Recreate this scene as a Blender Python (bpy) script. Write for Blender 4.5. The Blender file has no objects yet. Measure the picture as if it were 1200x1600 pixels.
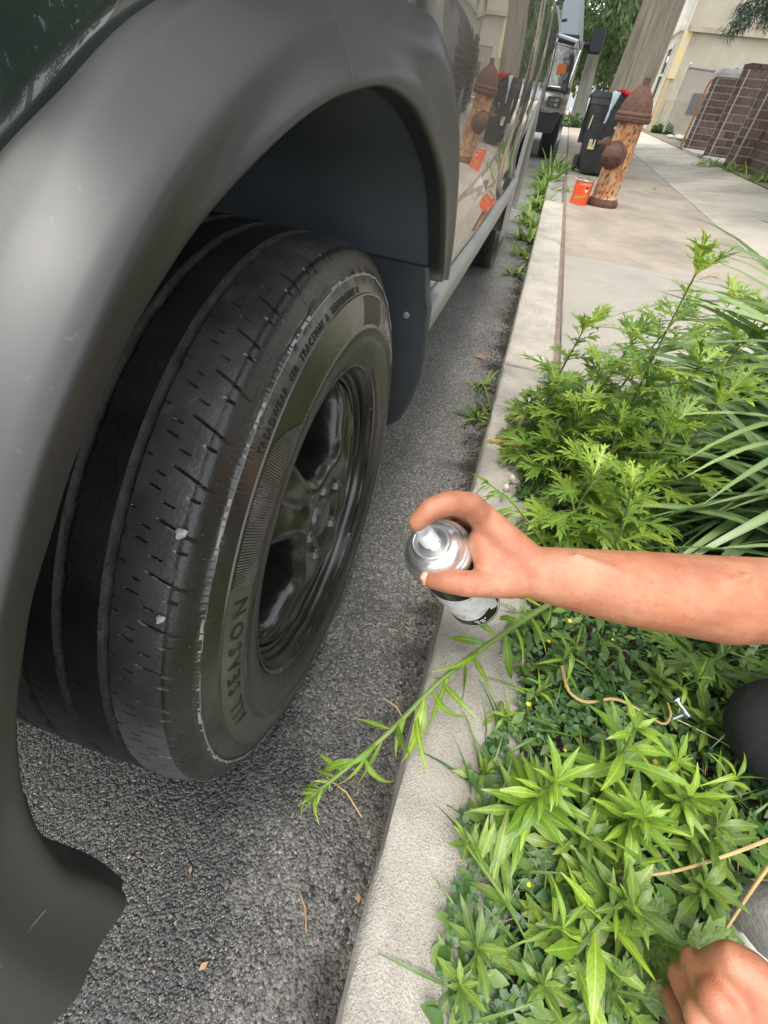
import bpy, bmesh, math, random
import numpy as np
from mathutils import Vector, Matrix, Quaternion

sc = bpy.context.scene
COL = sc.collection
R_ = random.Random(7)
rad = math.radians

# ------------------------------------------------------------------ camera
CAMP = Vector((0.0, 0.0, 0.7906))
RC = ((0.95118, 0.29607, 0.08712), (0.26929, -0.65831, -0.70293), (-0.15077, 0.69208, -0.70590))
FPX = 679.8
cam_d = bpy.data.cameras.new("camera")
cam = bpy.data.objects.new("camera", cam_d)
COL.objects.link(cam)
cam.matrix_world = Matrix(((RC[0][0], -RC[1][0], -RC[2][0], CAMP.x),
                           (RC[0][1], -RC[1][1], -RC[2][1], CAMP.y),
                           (RC[0][2], -RC[1][2], -RC[2][2], CAMP.z),
                           (0, 0, 0, 1)))
cam_d.sensor_fit = 'AUTO'
cam_d.sensor_width = 36.0
cam_d.lens = FPX / 1600 * 36.0
cam_d.clip_start = 0.01
cam_d.clip_end = 3000
sc.camera = cam

# ------------------------------------------------------------------ light
SUN_EL, SUN_AZ = rad(75), rad(-165)         # azimuth from +Y towards +X
w = bpy.data.worlds.new("World")
sc.world = w
w.use_nodes = True
nt = w.node_tree
nt.nodes.clear()
sky = nt.nodes.new('ShaderNodeTexSky')
sky.sky_type = 'NISHITA'
sky.sun_disc = False
sky.sun_elevation = SUN_EL
sky.sun_rotation = SUN_AZ
sky.air_density = 1.0
sky.dust_density = 1.5
sky.ozone_density = 1.0
hs = nt.nodes.new('ShaderNodeHueSaturation')
hs.inputs['Saturation'].default_value = 0.20
bg = nt.nodes.new('ShaderNodeBackground')
bg.inputs['Strength'].default_value = 0.15
wo = nt.nodes.new('ShaderNodeOutputWorld')
nt.links.new(sky.outputs[0], hs.inputs['Color'])
nt.links.new(hs.outputs[0], bg.inputs['Color'])
nt.links.new(bg.outputs[0], wo.inputs['Surface'])

sun_d = bpy.data.lights.new("sun", 'SUN')
sun_d.energy = 0.8
sun_d.angle = rad(24)
sun_d.color = (1.0, 0.95, 0.86)
sun = bpy.data.objects.new("sun", sun_d)
COL.objects.link(sun)
sdir = Vector((math.sin(SUN_AZ) * math.cos(SUN_EL), math.cos(SUN_AZ) * math.cos(SUN_EL), math.sin(SUN_EL)))
sun.rotation_euler = sdir.to_track_quat('Z', 'Y').to_euler()
sun.location = sdir * 30

sc.view_settings.view_transform = 'Standard'
sc.view_settings.look = 'None'
sc.view_settings.exposure = 1.9
sc.view_settings.gamma = 1
sc.view_settings.use_curve_mapping = False
sc.render.engine = 'CYCLES'
sc.cycles.max_bounces = 7
sc.cycles.transparent_max_bounces = 6
sc.cycles.use_denoising = True

# ------------------------------------------------------------------ survey helpers (authoring: sight line -> world point)
def ray(px, py):
    v = ((px - 600), (py - 800), FPX)
    return Vector([sum(RC[k][i] * v[k] for k in range(3)) for i in range(3)])
def at(px, py, **k):
    v = ray(px, py)
    ax, val = list(k.items())[0]
    i = 'xyz'.index(ax)
    t = (val - CAMP[i]) / v[i]
    return CAMP + v * t
def dz(px, py, z):
    return CAMP + ray(px, py) * (z / FPX)

# ------------------------------------------------------------------ materials
MATS = {}
def mat(name, c1, c2=None, scale=8.0, rough=0.6, bump=0.0, bscale=None, metallic=0.0, spec=0.5, coat=0.0,
        coat_rough=0.03, detail=6.0, stretch=(1, 1, 1), trans=0.0, rvar=0.0, island=0.0, objrand=0.0, alpha=1.0, lo=0.35, hi=0.65,
        speck=None, world=False, ior=1.5, midrib=0.0, stain=None):
    m = bpy.data.materials.new(name)
    m.use_nodes = True
    n, l = m.node_tree.nodes, m.node_tree.links
    n.clear()
    out = n.new('ShaderNodeOutputMaterial')
    b = n.new('ShaderNodeBsdfPrincipled')
    b.inputs['Roughness'].default_value = rough
    b.inputs['Metallic'].default_value = metallic
    b.inputs['Specular IOR Level'].default_value = spec
    b.inputs['IOR'].default_value = ior
    b.inputs['Coat Weight'].default_value = coat
    b.inputs['Coat Roughness'].default_value = coat_rough
    c1 = tuple(c1) + (1,)
    if world:
        src = n.new('ShaderNodeNewGeometry').outputs['Position']
    else:
        src = n.new('ShaderNodeTexCoord').outputs['Object']
    mp = n.new('ShaderNodeMapping')
    mp.inputs['Scale'].default_value = stretch
    l.new(src, mp.inputs['Vector'])
    col = None
    nz = n.new('ShaderNodeTexNoise')
    nz.inputs['Scale'].default_value = scale
    nz.inputs['Detail'].default_value = detail
    nz.inputs['Roughness'].default_value = 0.6
    l.new(mp.outputs[0], nz.inputs['Vector'])
    if c2 is not None:
        mr = n.new('ShaderNodeMapRange')
        mr.inputs['From Min'].default_value = lo
        mr.inputs['From Max'].default_value = hi
        l.new(nz.outputs['Fac'], mr.inputs['Value'])
        mx = n.new('ShaderNodeMix'); mx.data_type = 'RGBA'
        mx.inputs['A'].default_value = c1
        mx.inputs['B'].default_value = tuple(c2) + (1,)
        l.new(mr.outputs[0], mx.inputs['Factor'])
        col = mx.outputs['Result']
    if speck is not None:           # (colour, scale, threshold, amount)
        sc_, ss, th, am = speck
        n2 = n.new('ShaderNodeTexNoise'); n2.inputs['Scale'].default_value = ss; n2.inputs['Detail'].default_value = 3
        l.new(mp.outputs[0], n2.inputs['Vector'])
        mr2 = n.new('ShaderNodeMapRange'); mr2.inputs['From Min'].default_value = th; mr2.inputs['From Max'].default_value = th + 0.06
        mr2.inputs['To Max'].default_value = am
        l.new(n2.outputs['Fac'], mr2.inputs['Value'])
        mx2 = n.new('ShaderNodeMix'); mx2.data_type = 'RGBA'
        if col is None: mx2.inputs['A'].default_value = c1
        else: l.new(col, mx2.inputs['A'])
        mx2.inputs['B'].default_value = tuple(sc_) + (1,)
        l.new(mr2.outputs[0], mx2.inputs['Factor'])
        col = mx2.outputs['Result']
    if stain is not None:           # (scale, darkest factor): broad dirty patches
        n5 = n.new('ShaderNodeTexNoise'); n5.inputs['Scale'].default_value = stain[0]; n5.inputs['Detail'].default_value = 8; n5.inputs['Roughness'].default_value = 0.7
        l.new(src, n5.inputs['Vector'])
        mr5 = n.new('ShaderNodeMapRange'); mr5.inputs['From Min'].default_value = 0.36; mr5.inputs['From Max'].default_value = 0.58
        mr5.inputs['To Min'].default_value = stain[1]; mr5.inputs['To Max'].default_value = 1.06
        l.new(n5.outputs['Fac'], mr5.inputs['Value'])
        mx5 = n.new('ShaderNodeMix'); mx5.data_type = 'RGBA'; mx5.blend_type = 'MULTIPLY'; mx5.inputs['Factor'].default_value = 1
        if col is None: mx5.inputs['A'].default_value = c1
        else: l.new(col, mx5.inputs['A'])
        l.new(mr5.outputs[0], mx5.inputs['B']); col = mx5.outputs['Result']
    vein = None
    if midrib > 0:                  # pale midrib and side veins in leaf coordinates
        sx = n.new('ShaderNodeSeparateXYZ'); l.new(n.new('ShaderNodeTexCoord').outputs['Object'], sx.inputs[0])
        ab = n.new('ShaderNodeMath'); ab.operation = 'ABSOLUTE'; l.new(sx.outputs[1], ab.inputs[0])
        mm = n.new('ShaderNodeMapRange'); mm.inputs['From Min'].default_value = 0.004; mm.inputs['From Max'].default_value = 0.014; mm.inputs['To Min'].default_value = 0.75; mm.inputs['To Max'].default_value = 0
        l.new(ab.outputs[0], mm.inputs['Value'])
        sk = n.new('ShaderNodeMath'); sk.operation = 'MULTIPLY_ADD'; sk.inputs[1].default_value = -1.3; l.new(ab.outputs[0], sk.inputs[0]); l.new(sx.outputs[0], sk.inputs[2])
        sn = n.new('ShaderNodeMath'); sn.operation = 'MULTIPLY'; sn.inputs[1].default_value = 75; l.new(sk.outputs[0], sn.inputs[0])
        ss_ = n.new('ShaderNodeMath'); ss_.operation = 'SINE'; l.new(sn.outputs[0], ss_.inputs[0])
        sv = n.new('ShaderNodeMapRange'); sv.inputs['From Min'].default_value = 0.7; sv.inputs['From Max'].default_value = 1.0; sv.inputs['To Max'].default_value = 0.28
        l.new(ss_.outputs[0], sv.inputs['Value'])
        mxx = n.new('ShaderNodeMath'); mxx.operation = 'MAXIMUM'; l.new(mm.outputs[0], mxx.inputs[0]); l.new(sv.outputs[0], mxx.inputs[1])
        vein = ss_.outputs[0]
        mx6 = n.new('ShaderNodeMix'); mx6.data_type = 'RGBA'
        l.new(mxx.outputs[0], mx6.inputs['Factor'])
        if col is None: mx6.inputs['A'].default_value = c1
        else: l.new(col, mx6.inputs['A'])
        mx6.inputs['B'].default_value = (min(1, c1[0]*1.7 + .03), min(1, c1[1]*1.45 + .03), c1[2]*1.6 + .01, 1)
        col = mx6.outputs['Result']
        # browned, yellowing spots on some leaves
        n7 = n.new('ShaderNodeTexNoise'); n7.inputs['Scale'].default_value = 3.5; n7.inputs['Detail'].default_value = 4
        ob_ = n.new('ShaderNodeObjectInfo'); av = n.new('ShaderNodeVectorMath'); av.operation = 'ADD'
        l.new(n.new('ShaderNodeTexCoord').outputs['Object'], av.inputs[0]); cmb = n.new('ShaderNodeCombineXYZ'); mo = n.new('ShaderNodeMath'); mo.operation = 'MULTIPLY'; mo.inputs[1].default_value = 50
        l.new(ob_.outputs['Random'], mo.inputs[0]); l.new(mo.outputs[0], cmb.inputs[2]); l.new(cmb.outputs[0], av.inputs[1]); l.new(av.outputs[0], n7.inputs['Vector'])
        m7 = n.new('ShaderNodeMapRange'); m7.inputs['From Min'].default_value = 0.64; m7.inputs['From Max'].default_value = 0.74; m7.inputs['To Max'].default_value = 0.7
        l.new(n7.outputs['Fac'], m7.inputs['Value'])
        mx7 = n.new('ShaderNodeMix'); mx7.data_type = 'RGBA'; l.new(m7.outputs[0], mx7.inputs['Factor']); l.new(col, mx7.inputs['A']); mx7.inputs['B'].default_value = (0.33, 0.30, 0.06, 1)
        col = mx7.outputs['Result']
    if island > 0 or objrand > 0:
        rnd = n.new('ShaderNodeNewGeometry').outputs['Random Per Island'] if island > 0 else n.new('ShaderNodeObjectInfo').outputs['Random']
        amt = max(island, objrand)
        h = n.new('ShaderNodeHueSaturation')
        mv = n.new('ShaderNodeMapRange'); mv.inputs['To Min'].default_value = 1 - amt; mv.inputs['To Max'].default_value = 1 + amt
        l.new(rnd, mv.inputs['Value']); l.new(mv.outputs[0], h.inputs['Value'])
        mh = n.new('ShaderNodeMapRange'); mh.inputs['To Min'].default_value = 0.5 + 0.05 * amt; mh.inputs['To Max'].default_value = 0.5 - 0.05 * amt
        l.new(rnd, mh.inputs['Value']); l.new(mh.outputs[0], h.inputs['Hue'])
        if col is None: h.inputs['Color'].default_value = c1
        else: l.new(col, h.inputs['Color'])
        col = h.outputs[0]
    if col is None: b.inputs['Base Color'].default_value = c1
    else: l.new(col, b.inputs['Base Color'])
    if rvar > 0:
        rr = n.new('ShaderNodeMapRange')
        rr.inputs['From Min'].default_value = 0.3; rr.inputs['From Max'].default_value = 0.7
        rr.inputs['To Min'].default_value = max(0.02, rough - rvar); rr.inputs['To Max'].default_value = min(1, rough + rvar)
        l.new(nz.outputs['Fac'], rr.inputs['Value']); l.new(rr.outputs[0], b.inputs['Roughness'])
    if bump > 0:
        nb = n.new('ShaderNodeTexNoise'); nb.inputs['Scale'].default_value = bscale or scale * 4; nb.inputs['Detail'].default_value = 5
        l.new(mp.outputs[0], nb.inputs['Vector'])
        bp = n.new('ShaderNodeBump'); bp.inputs['Strength'].default_value = bump; bp.inputs['Distance'].default_value = 0.01
        l.new(nb.outputs['Fac'], bp.inputs['Height'])
        l.new(bp.outputs[0], b.inputs['Normal'])
    if trans > 0:
        tr = n.new('ShaderNodeBsdfTranslucent')
        if col is None: tr.inputs['Color'].default_value = c1
        else:
            hh = n.new('ShaderNodeHueSaturation'); hh.inputs['Value'].default_value = 1.5; hh.inputs['Hue'].default_value = 0.485
            l.new(col, hh.inputs['Color']); l.new(hh.outputs[0], tr.inputs['Color'])
        ms = n.new('ShaderNodeMixShader'); ms.inputs[0].default_value = trans
        l.new(b.outputs[0], ms.inputs[1]); l.new(tr.outputs[0], ms.inputs[2])
        l.new(ms.outputs[0], out.inputs['Surface'])
    else:
        l.new(b.outputs[0], out.inputs['Surface'])
    MATS[name] = m
    return m

def asphalt_mat():
    m = bpy.data.materials.new('asphalt'); m.use_nodes = True
    n, l = m.node_tree.nodes, m.node_tree.links
    b = n['Principled BSDF']
    pos = n.new('ShaderNodeNewGeometry').outputs['Position']
    v = n.new('ShaderNodeTexVoronoi'); v.inputs['Scale'].default_value = 290
    l.new(pos, v.inputs['Vector'])
    v2 = n.new('ShaderNodeTexVoronoi'); v2.inputs['Scale'].default_value = 135
    l.new(pos, v2.inputs['Vector'])
    n1 = n.new('ShaderNodeTexNoise'); n1.inputs['Scale'].default_value = 2.2; n1.inputs['Detail'].default_value = 5
    l.new(pos, n1.inputs['Vector'])
    n3 = n.new('ShaderNodeTexNoise'); n3.inputs['Scale'].default_value = 420; n3.inputs['Detail'].default_value = 2
    l.new(pos, n3.inputs['Vector'])
    sep = n.new('ShaderNodeSeparateColor'); l.new(v.outputs['Color'], sep.inputs[0])
    rp = n.new('ShaderNodeValToRGB'); cr = rp.color_ramp
    cr.elements[0].position = 0.0; cr.elements[0].color = (0.068, 0.065, 0.060, 1)
    cr.elements[1].position = 1.0; cr.elements[1].color = (0.42, 0.40, 0.36, 1)
    e = cr.elements.new(0.55); e.color = (0.16, 0.152, 0.138, 1)
    e = cr.elements.new(0.86); e.color = (0.25, 0.236, 0.213, 1)
    l.new(sep.outputs[0], rp.inputs[0])
    # large tone variation
    mr = n.new('ShaderNodeMapRange'); mr.inputs['From Min'].default_value = 0.3; mr.inputs['From Max'].default_value = 0.7
    mr.inputs['To Min'].default_value = 0.75; mr.inputs['To Max'].default_value = 1.2
    l.new(n1.outputs['Fac'], mr.inputs['Value'])
    mul = n.new('ShaderNodeMix'); mul.data_type = 'RGBA'; mul.blend_type = 'MULTIPLY'; mul.inputs['Factor'].default_value = 1
    l.new(rp.outputs[0], mul.inputs['A']); l.new(mr.outputs[0], mul.inputs['B'])
    # wetness stain by the tyre (a soaked patch with a ragged edge)
    sx = n.new('ShaderNodeVectorMath'); sx.operation = 'SUBTRACT'; sx.inputs[1].default_value = (-0.42, 0.0, 0)
    l.new(pos, sx.inputs[0])
    sm = n.new('ShaderNodeVectorMath'); sm.operation = 'MULTIPLY'; sm.inputs[1].default_value = (1.9, 1.5, 0)
    l.new(sx.outputs[0], sm.inputs[0])
    ln = n.new('ShaderNodeVectorMath'); ln.operation = 'LENGTH'; l.new(sm.outputs[0], ln.inputs[0])
    ad = n.new('ShaderNodeMath'); ad.operation = 'ADD'; l.new(ln.outputs['Value'], ad.inputs[0])
    n4 = n.new('ShaderNodeTexNoise'); n4.inputs['Scale'].default_value = 9; n4.inputs['Detail'].default_value = 4; l.new(pos, n4.inputs['Vector'])
    l.new(n4.outputs['Fac'], ad.inputs[1])
    wet = n.new('ShaderNodeMapRange'); wet.inputs['From Min'].default_value = 0.95; wet.inputs['From Max'].default_value = 1.55
    wet.inputs['To Min'].default_value = 1; wet.inputs['To Max'].default_value = 0
    l.new(ad.outputs[0], wet.inputs['Value'])
    mw = n.new('ShaderNodeMix'); mw.data_type = 'RGBA'; mw.blend_type = 'MULTIPLY'
    l.new(wet.outputs[0], mw.inputs['Factor']); l.new(mul.outputs['Result'], mw.inputs['A']); mw.inputs['B'].default_value = (0.22, 0.22, 0.225, 1)
    # dirt in the gutter: brown dust near the kerb
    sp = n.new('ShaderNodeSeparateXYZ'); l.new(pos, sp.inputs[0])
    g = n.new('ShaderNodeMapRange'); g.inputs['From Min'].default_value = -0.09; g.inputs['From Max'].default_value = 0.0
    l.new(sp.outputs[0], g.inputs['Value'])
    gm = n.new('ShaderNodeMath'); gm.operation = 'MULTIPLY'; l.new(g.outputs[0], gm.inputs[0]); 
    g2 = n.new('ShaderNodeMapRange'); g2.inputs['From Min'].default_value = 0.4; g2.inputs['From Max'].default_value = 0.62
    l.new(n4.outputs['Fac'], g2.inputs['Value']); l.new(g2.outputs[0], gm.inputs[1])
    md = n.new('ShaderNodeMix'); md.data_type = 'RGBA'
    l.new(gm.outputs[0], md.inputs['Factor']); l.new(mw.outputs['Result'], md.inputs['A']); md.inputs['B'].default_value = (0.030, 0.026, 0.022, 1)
    l.new(md.outputs['Result'], b.inputs['Base Color'])
    rr = n.new('ShaderNodeMapRange'); rr.inputs['To Min'].default_value = 0.62; rr.inputs['To Max'].default_value = 0.13
    l.new(wet.outputs[0], rr.inputs['Value']); l.new(rr.outputs[0], b.inputs['Roughness'])
    # bump
    a1 = n.new('ShaderNodeMath'); a1.operation = 'MULTIPLY'; a1.inputs[1].default_value = -0.8; l.new(v.outputs['Distance'], a1.inputs[0])
    a2 = n.new('ShaderNodeMath'); a2.operation = 'MULTIPLY'; a2.inputs[1].default_value = -1.0; l.new(v2.outputs['Distance'], a2.inputs[0])
    a3 = n.new('ShaderNodeMath'); a3.operation = 'ADD'; l.new(a1.outputs[0], a3.inputs[0]); l.new(a2.outputs[0], a3.inputs[1])
    a4 = n.new('ShaderNodeMath'); a4.operation = 'MULTIPLY_ADD'; a4.inputs[1].default_value = 0.35; l.new(n3.outputs['Fac'], a4.inputs[0]); l.new(a3.outputs[0], a4.inputs[2])
    bp = n.new('ShaderNodeBump'); bp.inputs['Strength'].default_value = 0.8; bp.inputs['Distance'].default_value = 0.0028
    l.new(a4.outputs[0], bp.inputs['Height']); l.new(bp.outputs[0], b.inputs['Normal'])
    MATS['asphalt'] = m
    return m

# ------------------------------------------------------------------ mesh helpers
class MB:
    def __init__(s): s.v = []; s.f = []; s.m = []; s.cur = 0; s.smooth = True
    def add(s, vs, fs, mi=None):
        o = len(s.v); s.v.extend([tuple(p) for p in vs])
        for f in fs:
            s.f.append(tuple(i + o for i in f)); s.m.append(s.cur if mi is None else mi)
    def box(s, lo, hi, mi=None, M=None):
        x0, y0, z0 = lo; x1, y1, z1 = hi
        vs = [(x0,y0,z0),(x1,y0,z0),(x1,y1,z0),(x0,y1,z0),(x0,y0,z1),(x1,y0,z1),(x1,y1,z1),(x0,y1,z1)]
        if M is not None: vs = [M @ Vector(p) for p in vs]
        s.add(vs, [(0,3,2,1),(4,5,6,7),(0,1,5,4),(1,2,6,5),(2,3,7,6),(3,0,4,7)], mi)
    def grid(s, P, closed_u=False, closed_v=False, mi=None, skip=None):
        nu, nv = len(P), len(P[0])
        fs = []
        for i in range(nu if closed_u else nu - 1):
            for j in range(nv if closed_v else nv - 1):
                if skip and skip(i, j): continue
                a, b = i, (i + 1) % nu; c, d = j, (j + 1) % nv
                fs.append((a * nv + c, b * nv + c, b * nv + d, a * nv + d))
        s.add([p for row in P for p in row], fs, mi)
    def tube(s, path, r, n=8, cap=True, mi=None, flat=1.0):
        path = [Vector(p) for p in path]
        rs = r if hasattr(r, '__len__') else [r] * len(path)
        rows = []; T0 = (path[1] - path[0]).normalized()
        up = Vector((0, 0, 1)) if abs(T0.z) < 0.9 else Vector((1, 0, 0))
        X = (up - T0 * up.dot(T0)).normalized()
        for i, p in enumerate(path):
            T = (path[min(i + 1, len(path) - 1)] - path[max(i - 1, 0)])
            T = T.normalized() if T.length > 1e-9 else T0
            X = (X - T * X.dot(T)); X = X.normalized() if X.length > 1e-6 else T.orthogonal().normalized()
            Y = T.cross(X)
            rows.append([p + X * (rs[i] * math.cos(2*math.pi*k/n)) + Y * (rs[i] * flat * math.sin(2*math.pi*k/n)) for k in range(n)])
        o = len(s.v); s.grid(rows, closed_v=True, mi=mi)
        if cap:
            s.f.append(tuple(o + k for k in range(n))[::-1]); s.m.append(s.cur if mi is None else mi)
            e = o + (len(path) - 1) * n
            s.f.append(tuple(e + k for k in range(n))); s.m.append(s.cur if mi is None else mi)
    def lathe(s, prof, n=32, M=None, mi=None, axis='Z', rfun=None):
        rows = []
        for (r, h) in prof:
            row = []
            for k in range(n):
                a = 2 * math.pi * k / n
                q = r * (rfun(a, r, h) if rfun else 1)
                p = Vector((q * math.cos(a), q * math.sin(a), h))
                if axis == 'X': p = Vector((h, q * math.cos(a), q * math.sin(a)))
                row.append(M @ p if M is not None else p)
            rows.append(row)
        s.grid(rows, closed_v=True, mi=mi)
    def build(s, name, mats, parent=None, smooth=True, auto=40, loc=None):
        me = bpy.data.meshes.new(name)
        me.from_pydata(s.v, [], s.f)
        if not isinstance(mats, (list, tuple)): mats = [mats]
        for m in mats: me.materials.append(MATS[m] if isinstance(m, str) else m)
        if len(mats) > 1: me.polygons.foreach_set('material_index', s.m)
        if smooth:
            me.polygons.foreach_set('use_smooth', [True] * len(s.f))
        me.update()
        if smooth and auto: me.set_sharp_from_angle(angle=rad(auto))
        o = bpy.data.objects.new(name, me); COL.objects.link(o)
        if parent is not None: o.parent = parent
        if loc is not None: o.location = loc
        return o

def tag(o, label=None, cat=None, group=None, kind=None):
    if label: o['label'] = label
    if cat: o['category'] = cat
    if group: o['group'] = group
    if kind: o['kind'] = kind
    return o
def empty(name, loc, label, cat, group=None):
    o = bpy.data.objects.new(name, None); COL.objects.link(o); o.location = loc; o.empty_display_size = 0.1
    return tag(o, label, cat, group)
def rebase(o, loc):
    """move a mesh object's origin to loc (world), geometry stays put"""
    loc = Vector(loc); o.data.transform(Matrix.Translation(-loc)); o.location = loc; return o
def part_world(mb, name, mats, parent, **k):
    """build a part given in world coordinates under an Empty that is only translated"""
    o = mb.build(name, mats, parent, **k); o.matrix_parent_inverse = Matrix.Translation(-Vector(parent.location)); return o
def catmull(P, n):
    P = [Vector(p) for p in P]; out = []
    m = len(P)
    for k in range(n):
        t = k * (m - 1) / (n - 1); i = min(int(t), m - 2); t -= i
        p0 = P[max(i-1, 0)]; p1 = P[i]; p2 = P[i+1]; p3 = P[min(i+2, m-1)]
        out.append(0.5 * ((2*p1) + (p2-p0)*t + (2*p0-5*p1+4*p2-p3)*t*t + (3*p1-p0-3*p2+p3)*t**3))
    return out
def interp(x, xs, ys): return float(np.interp(x, xs, ys))
def text_mesh(txt, size, extrude=0.0, align='CENTER', spacing=1.0):
    cu = bpy.data.curves.new('t', 'FONT'); cu.body = txt; cu.size = size; cu.extrude = extrude
    cu.align_x = align; cu.align_y = 'CENTER'; cu.space_character = spacing; cu.resolution_u = 2
    ob = bpy.data.objects.new('t', cu); me = bpy.data.meshes.new_from_object(ob)
    vs = [tuple(v.co) for v in me.vertices]; fs = [tuple(p.vertices) for p in me.polygons]
    bpy.data.objects.remove(ob); bpy.data.curves.remove(cu); bpy.data.meshes.remove(me)
    return vs, fs

asphalt_mat()
mat('kerb_concrete', (0.45, 0.418, 0.365), (0.35, 0.325, 0.28), 7, 0.9, 0.6, 420, world=True, speck=((0.20, 0.175, 0.145), 480, 0.55, 0.55), stain=(6, 0.68))
mat('slab_brown', (0.36, 0.31, 0.25), (0.29, 0.245, 0.195), 2.5, 0.9, 0.35, 150, world=True, speck=((0.25, 0.21, 0.17), 60, 0.62, 0.5), stain=(2.0, 0.72))
mat('slab_grey', (0.37, 0.34, 0.295), (0.31, 0.285, 0.245), 2.2, 0.9, 0.35, 150, world=True, speck=((0.28, 0.25, 0.21), 60, 0.62, 0.5), stain=(2.2, 0.76))
mat('slab_pale', (0.44, 0.405, 0.335), (0.36, 0.33, 0.27), 1.4, 0.9, 0.3, 120, world=True, speck=((0.3, 0.27, 0.22), 40, 0.64, 0.5), stain=(1.6, 0.74))
mat('kerb_brushed', (0.45, 0.41, 0.35), (0.39, 0.355, 0.30), 14, 0.9, 0.35, 60, world=True, stretch=(14, 0.6, 1), stain=(5, 0.75))
mat('soil', (0.045, 0.034, 0.024), (0.085, 0.066, 0.045), 30, 0.95, 0.8, 90, world=True)
mat('joint_fill', (0.16, 0.12, 0.095), (0.25, 0.2, 0.16), 40, 0.95, 0.6, 120, world=True)
mat('dirt', (0.20, 0.17, 0.13), (0.12, 0.11, 0.07), 1.2, 0.95, world=True)
mat('cladding', (0.017, 0.0178, 0.0165), (0.023, 0.0238, 0.022), 5, 0.47, 0.022, 2400, rvar=0.05, spec=0.65, stain=(9, 0.85), speck=((0.06, 0.058, 0.05), 260, 0.68, 0.5))
mat('cladding_sill', (0.20, 0.20, 0.185), (0.24, 0.235, 0.215), 6, 0.45, 0.05, 600)
mat('liner_front', (0.085, 0.09, 0.096), (0.11, 0.115, 0.118), 5, 0.6, 0.05, 300)
mat('flap', (0.026, 0.031, 0.035), (0.036, 0.041, 0.045), 7, 0.5, 0.05, 300)
mat('serration', (0.15, 0.14, 0.125), (0.09, 0.085, 0.07), 60, 0.5)
mat('liner', (0.095, 0.120, 0.142), (0.125, 0.152, 0.175), 7, 0.5, 0.05, 300, stretch=(1, 1, 0.15))
mat('paint', (0.010, 0.016, 0.013), None, rough=0.25, coat=1.0, coat_rough=0.01, spec=0.5, metallic=0.0, ior=1.6)
mat('trim_black', (0.012, 0.012, 0.013), None, rough=0.4)
mat('glass_dark', (0.01, 0.013, 0.014), None, rough=0.03, spec=0.8)
mat('tread_worn', (0.036, 0.036, 0.037), (0.064, 0.063, 0.061), 22, 0.34, 0.12, 300, rvar=0.07, spec=0.7, coat=0.9, coat_rough=0.24, stain=(7, 0.6), speck=((0.13, 0.125, 0.12), 120, 0.65, 0.3))
mat('tread_inner', (0.010, 0.010, 0.0105), (0.019, 0.0185, 0.018), 25, 0.55, 0.2, 300, rvar=0.1)
mat('groove_dust', (0.065, 0.062, 0.056), (0.02, 0.02, 0.019), 45, 0.85, 0.4, 300)
mat('ridge_scuff', (0.25, 0.24, 0.225), (0.05, 0.05, 0.045), 26, 0.7, 0.3, 400, lo=0.52, hi=0.68)
mat('void_black', (0.006, 0.006, 0.006), None, rough=0.95, spec=0.1)
mat('shoulder', (0.014, 0.014, 0.012), (0.022, 0.021, 0.018), 22, 0.33, 0.1, 300)
mat('sidewall', (0.012, 0.0118, 0.010), (0.021, 0.020, 0.016), 16, 0.30, 0.08, 500, rvar=0.08, coat=0.5, coat_rough=0.2)
mat('sidewall_lit', (0.055, 0.051, 0.042), (0.034, 0.032, 0.026), 30, 0.30, 0.1, 500, coat=0.6, coat_rough=0.2)  # paler tone paints in the light falling on the lettered band
mat('sidewall_black', (0.006, 0.006, 0.006), None, rough=0.5)
mat('letter_rub', (0.012, 0.012, 0.011), None, rough=0.4)
mat('letter_white', (0.36, 0.35, 0.32), (0.05, 0.05, 0.045), 55, 0.7)
mat('rim_black', (0.007, 0.0075, 0.006), (0.014, 0.014, 0.011), 14, 0.32, 0.04, 160, coat=0.7, coat_rough=0.16, rvar=0.06, spec=0.4)
mat('hub_metal', (0.035, 0.035, 0.032), (0.020, 0.020, 0.018), 40, 0.3, 0.1, 200, coat=0.5, coat_rough=0.12)
mat('rim_lip', (0.010, 0.010, 0.010), None, rough=0.14, coat=0.7, speck=((0.42, 0.30, 0.22), 38, 0.66, 0.9))
mat('rust_disc', (0.035, 0.024, 0.017), (0.02, 0.018, 0.016), 18, 0.7, 0.3)
mat('stone_chip', (0.5, 0.48, 0.44), (0.3, 0.28, 0.26), 200, 0.7)
mat('skin', (0.44, 0.20, 0.112), (0.37, 0.128, 0.068), 20, 0.43, 0.20, 900, spec=0.5, speck=((0.33, 0.10, 0.055), 150, 0.57, 0.35), stain=(16, 0.84), lo=.38, hi=.66)
mat('nail', (0.55, 0.30, 0.22), None, rough=0.3)
mat('black_cloth', (0.010, 0.010, 0.011), (0.018, 0.018, 0.02), 90, 0.9, 0.3, 500)
mat('shoe_grey', (0.20, 0.19, 0.17), (0.14, 0.135, 0.12), 60, 0.85, 0.3, 300)
mat('sole_white', (0.7, 0.69, 0.66), None, rough=0.6)
mat('can_black', (0.010, 0.010, 0.010), None, rough=0.25)
mat('can_silver', (0.86, 0.86, 0.86), (0.60, 0.60, 0.60), 60, 0.35, 0.05, 200, metallic=0.1, speck=((0.3, 0.3, 0.3), 170, 0.62, 0.6))
mat('can_white', (0.72, 0.72, 0.71), (0.60, 0.60, 0.60), 40, 0.4, 0.05, 80)
mat('cap_metal', (0.72, 0.72, 0.70), None, rough=0.27, metallic=0.85)
mat('nozzle_white', (0.78, 0.78, 0.78), None, rough=0.4)
mat('red_print', (0.55, 0.05, 0.03), None, rough=0.4)
mat('white_print', (0.75, 0.75, 0.73), None, rough=0.5)
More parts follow.
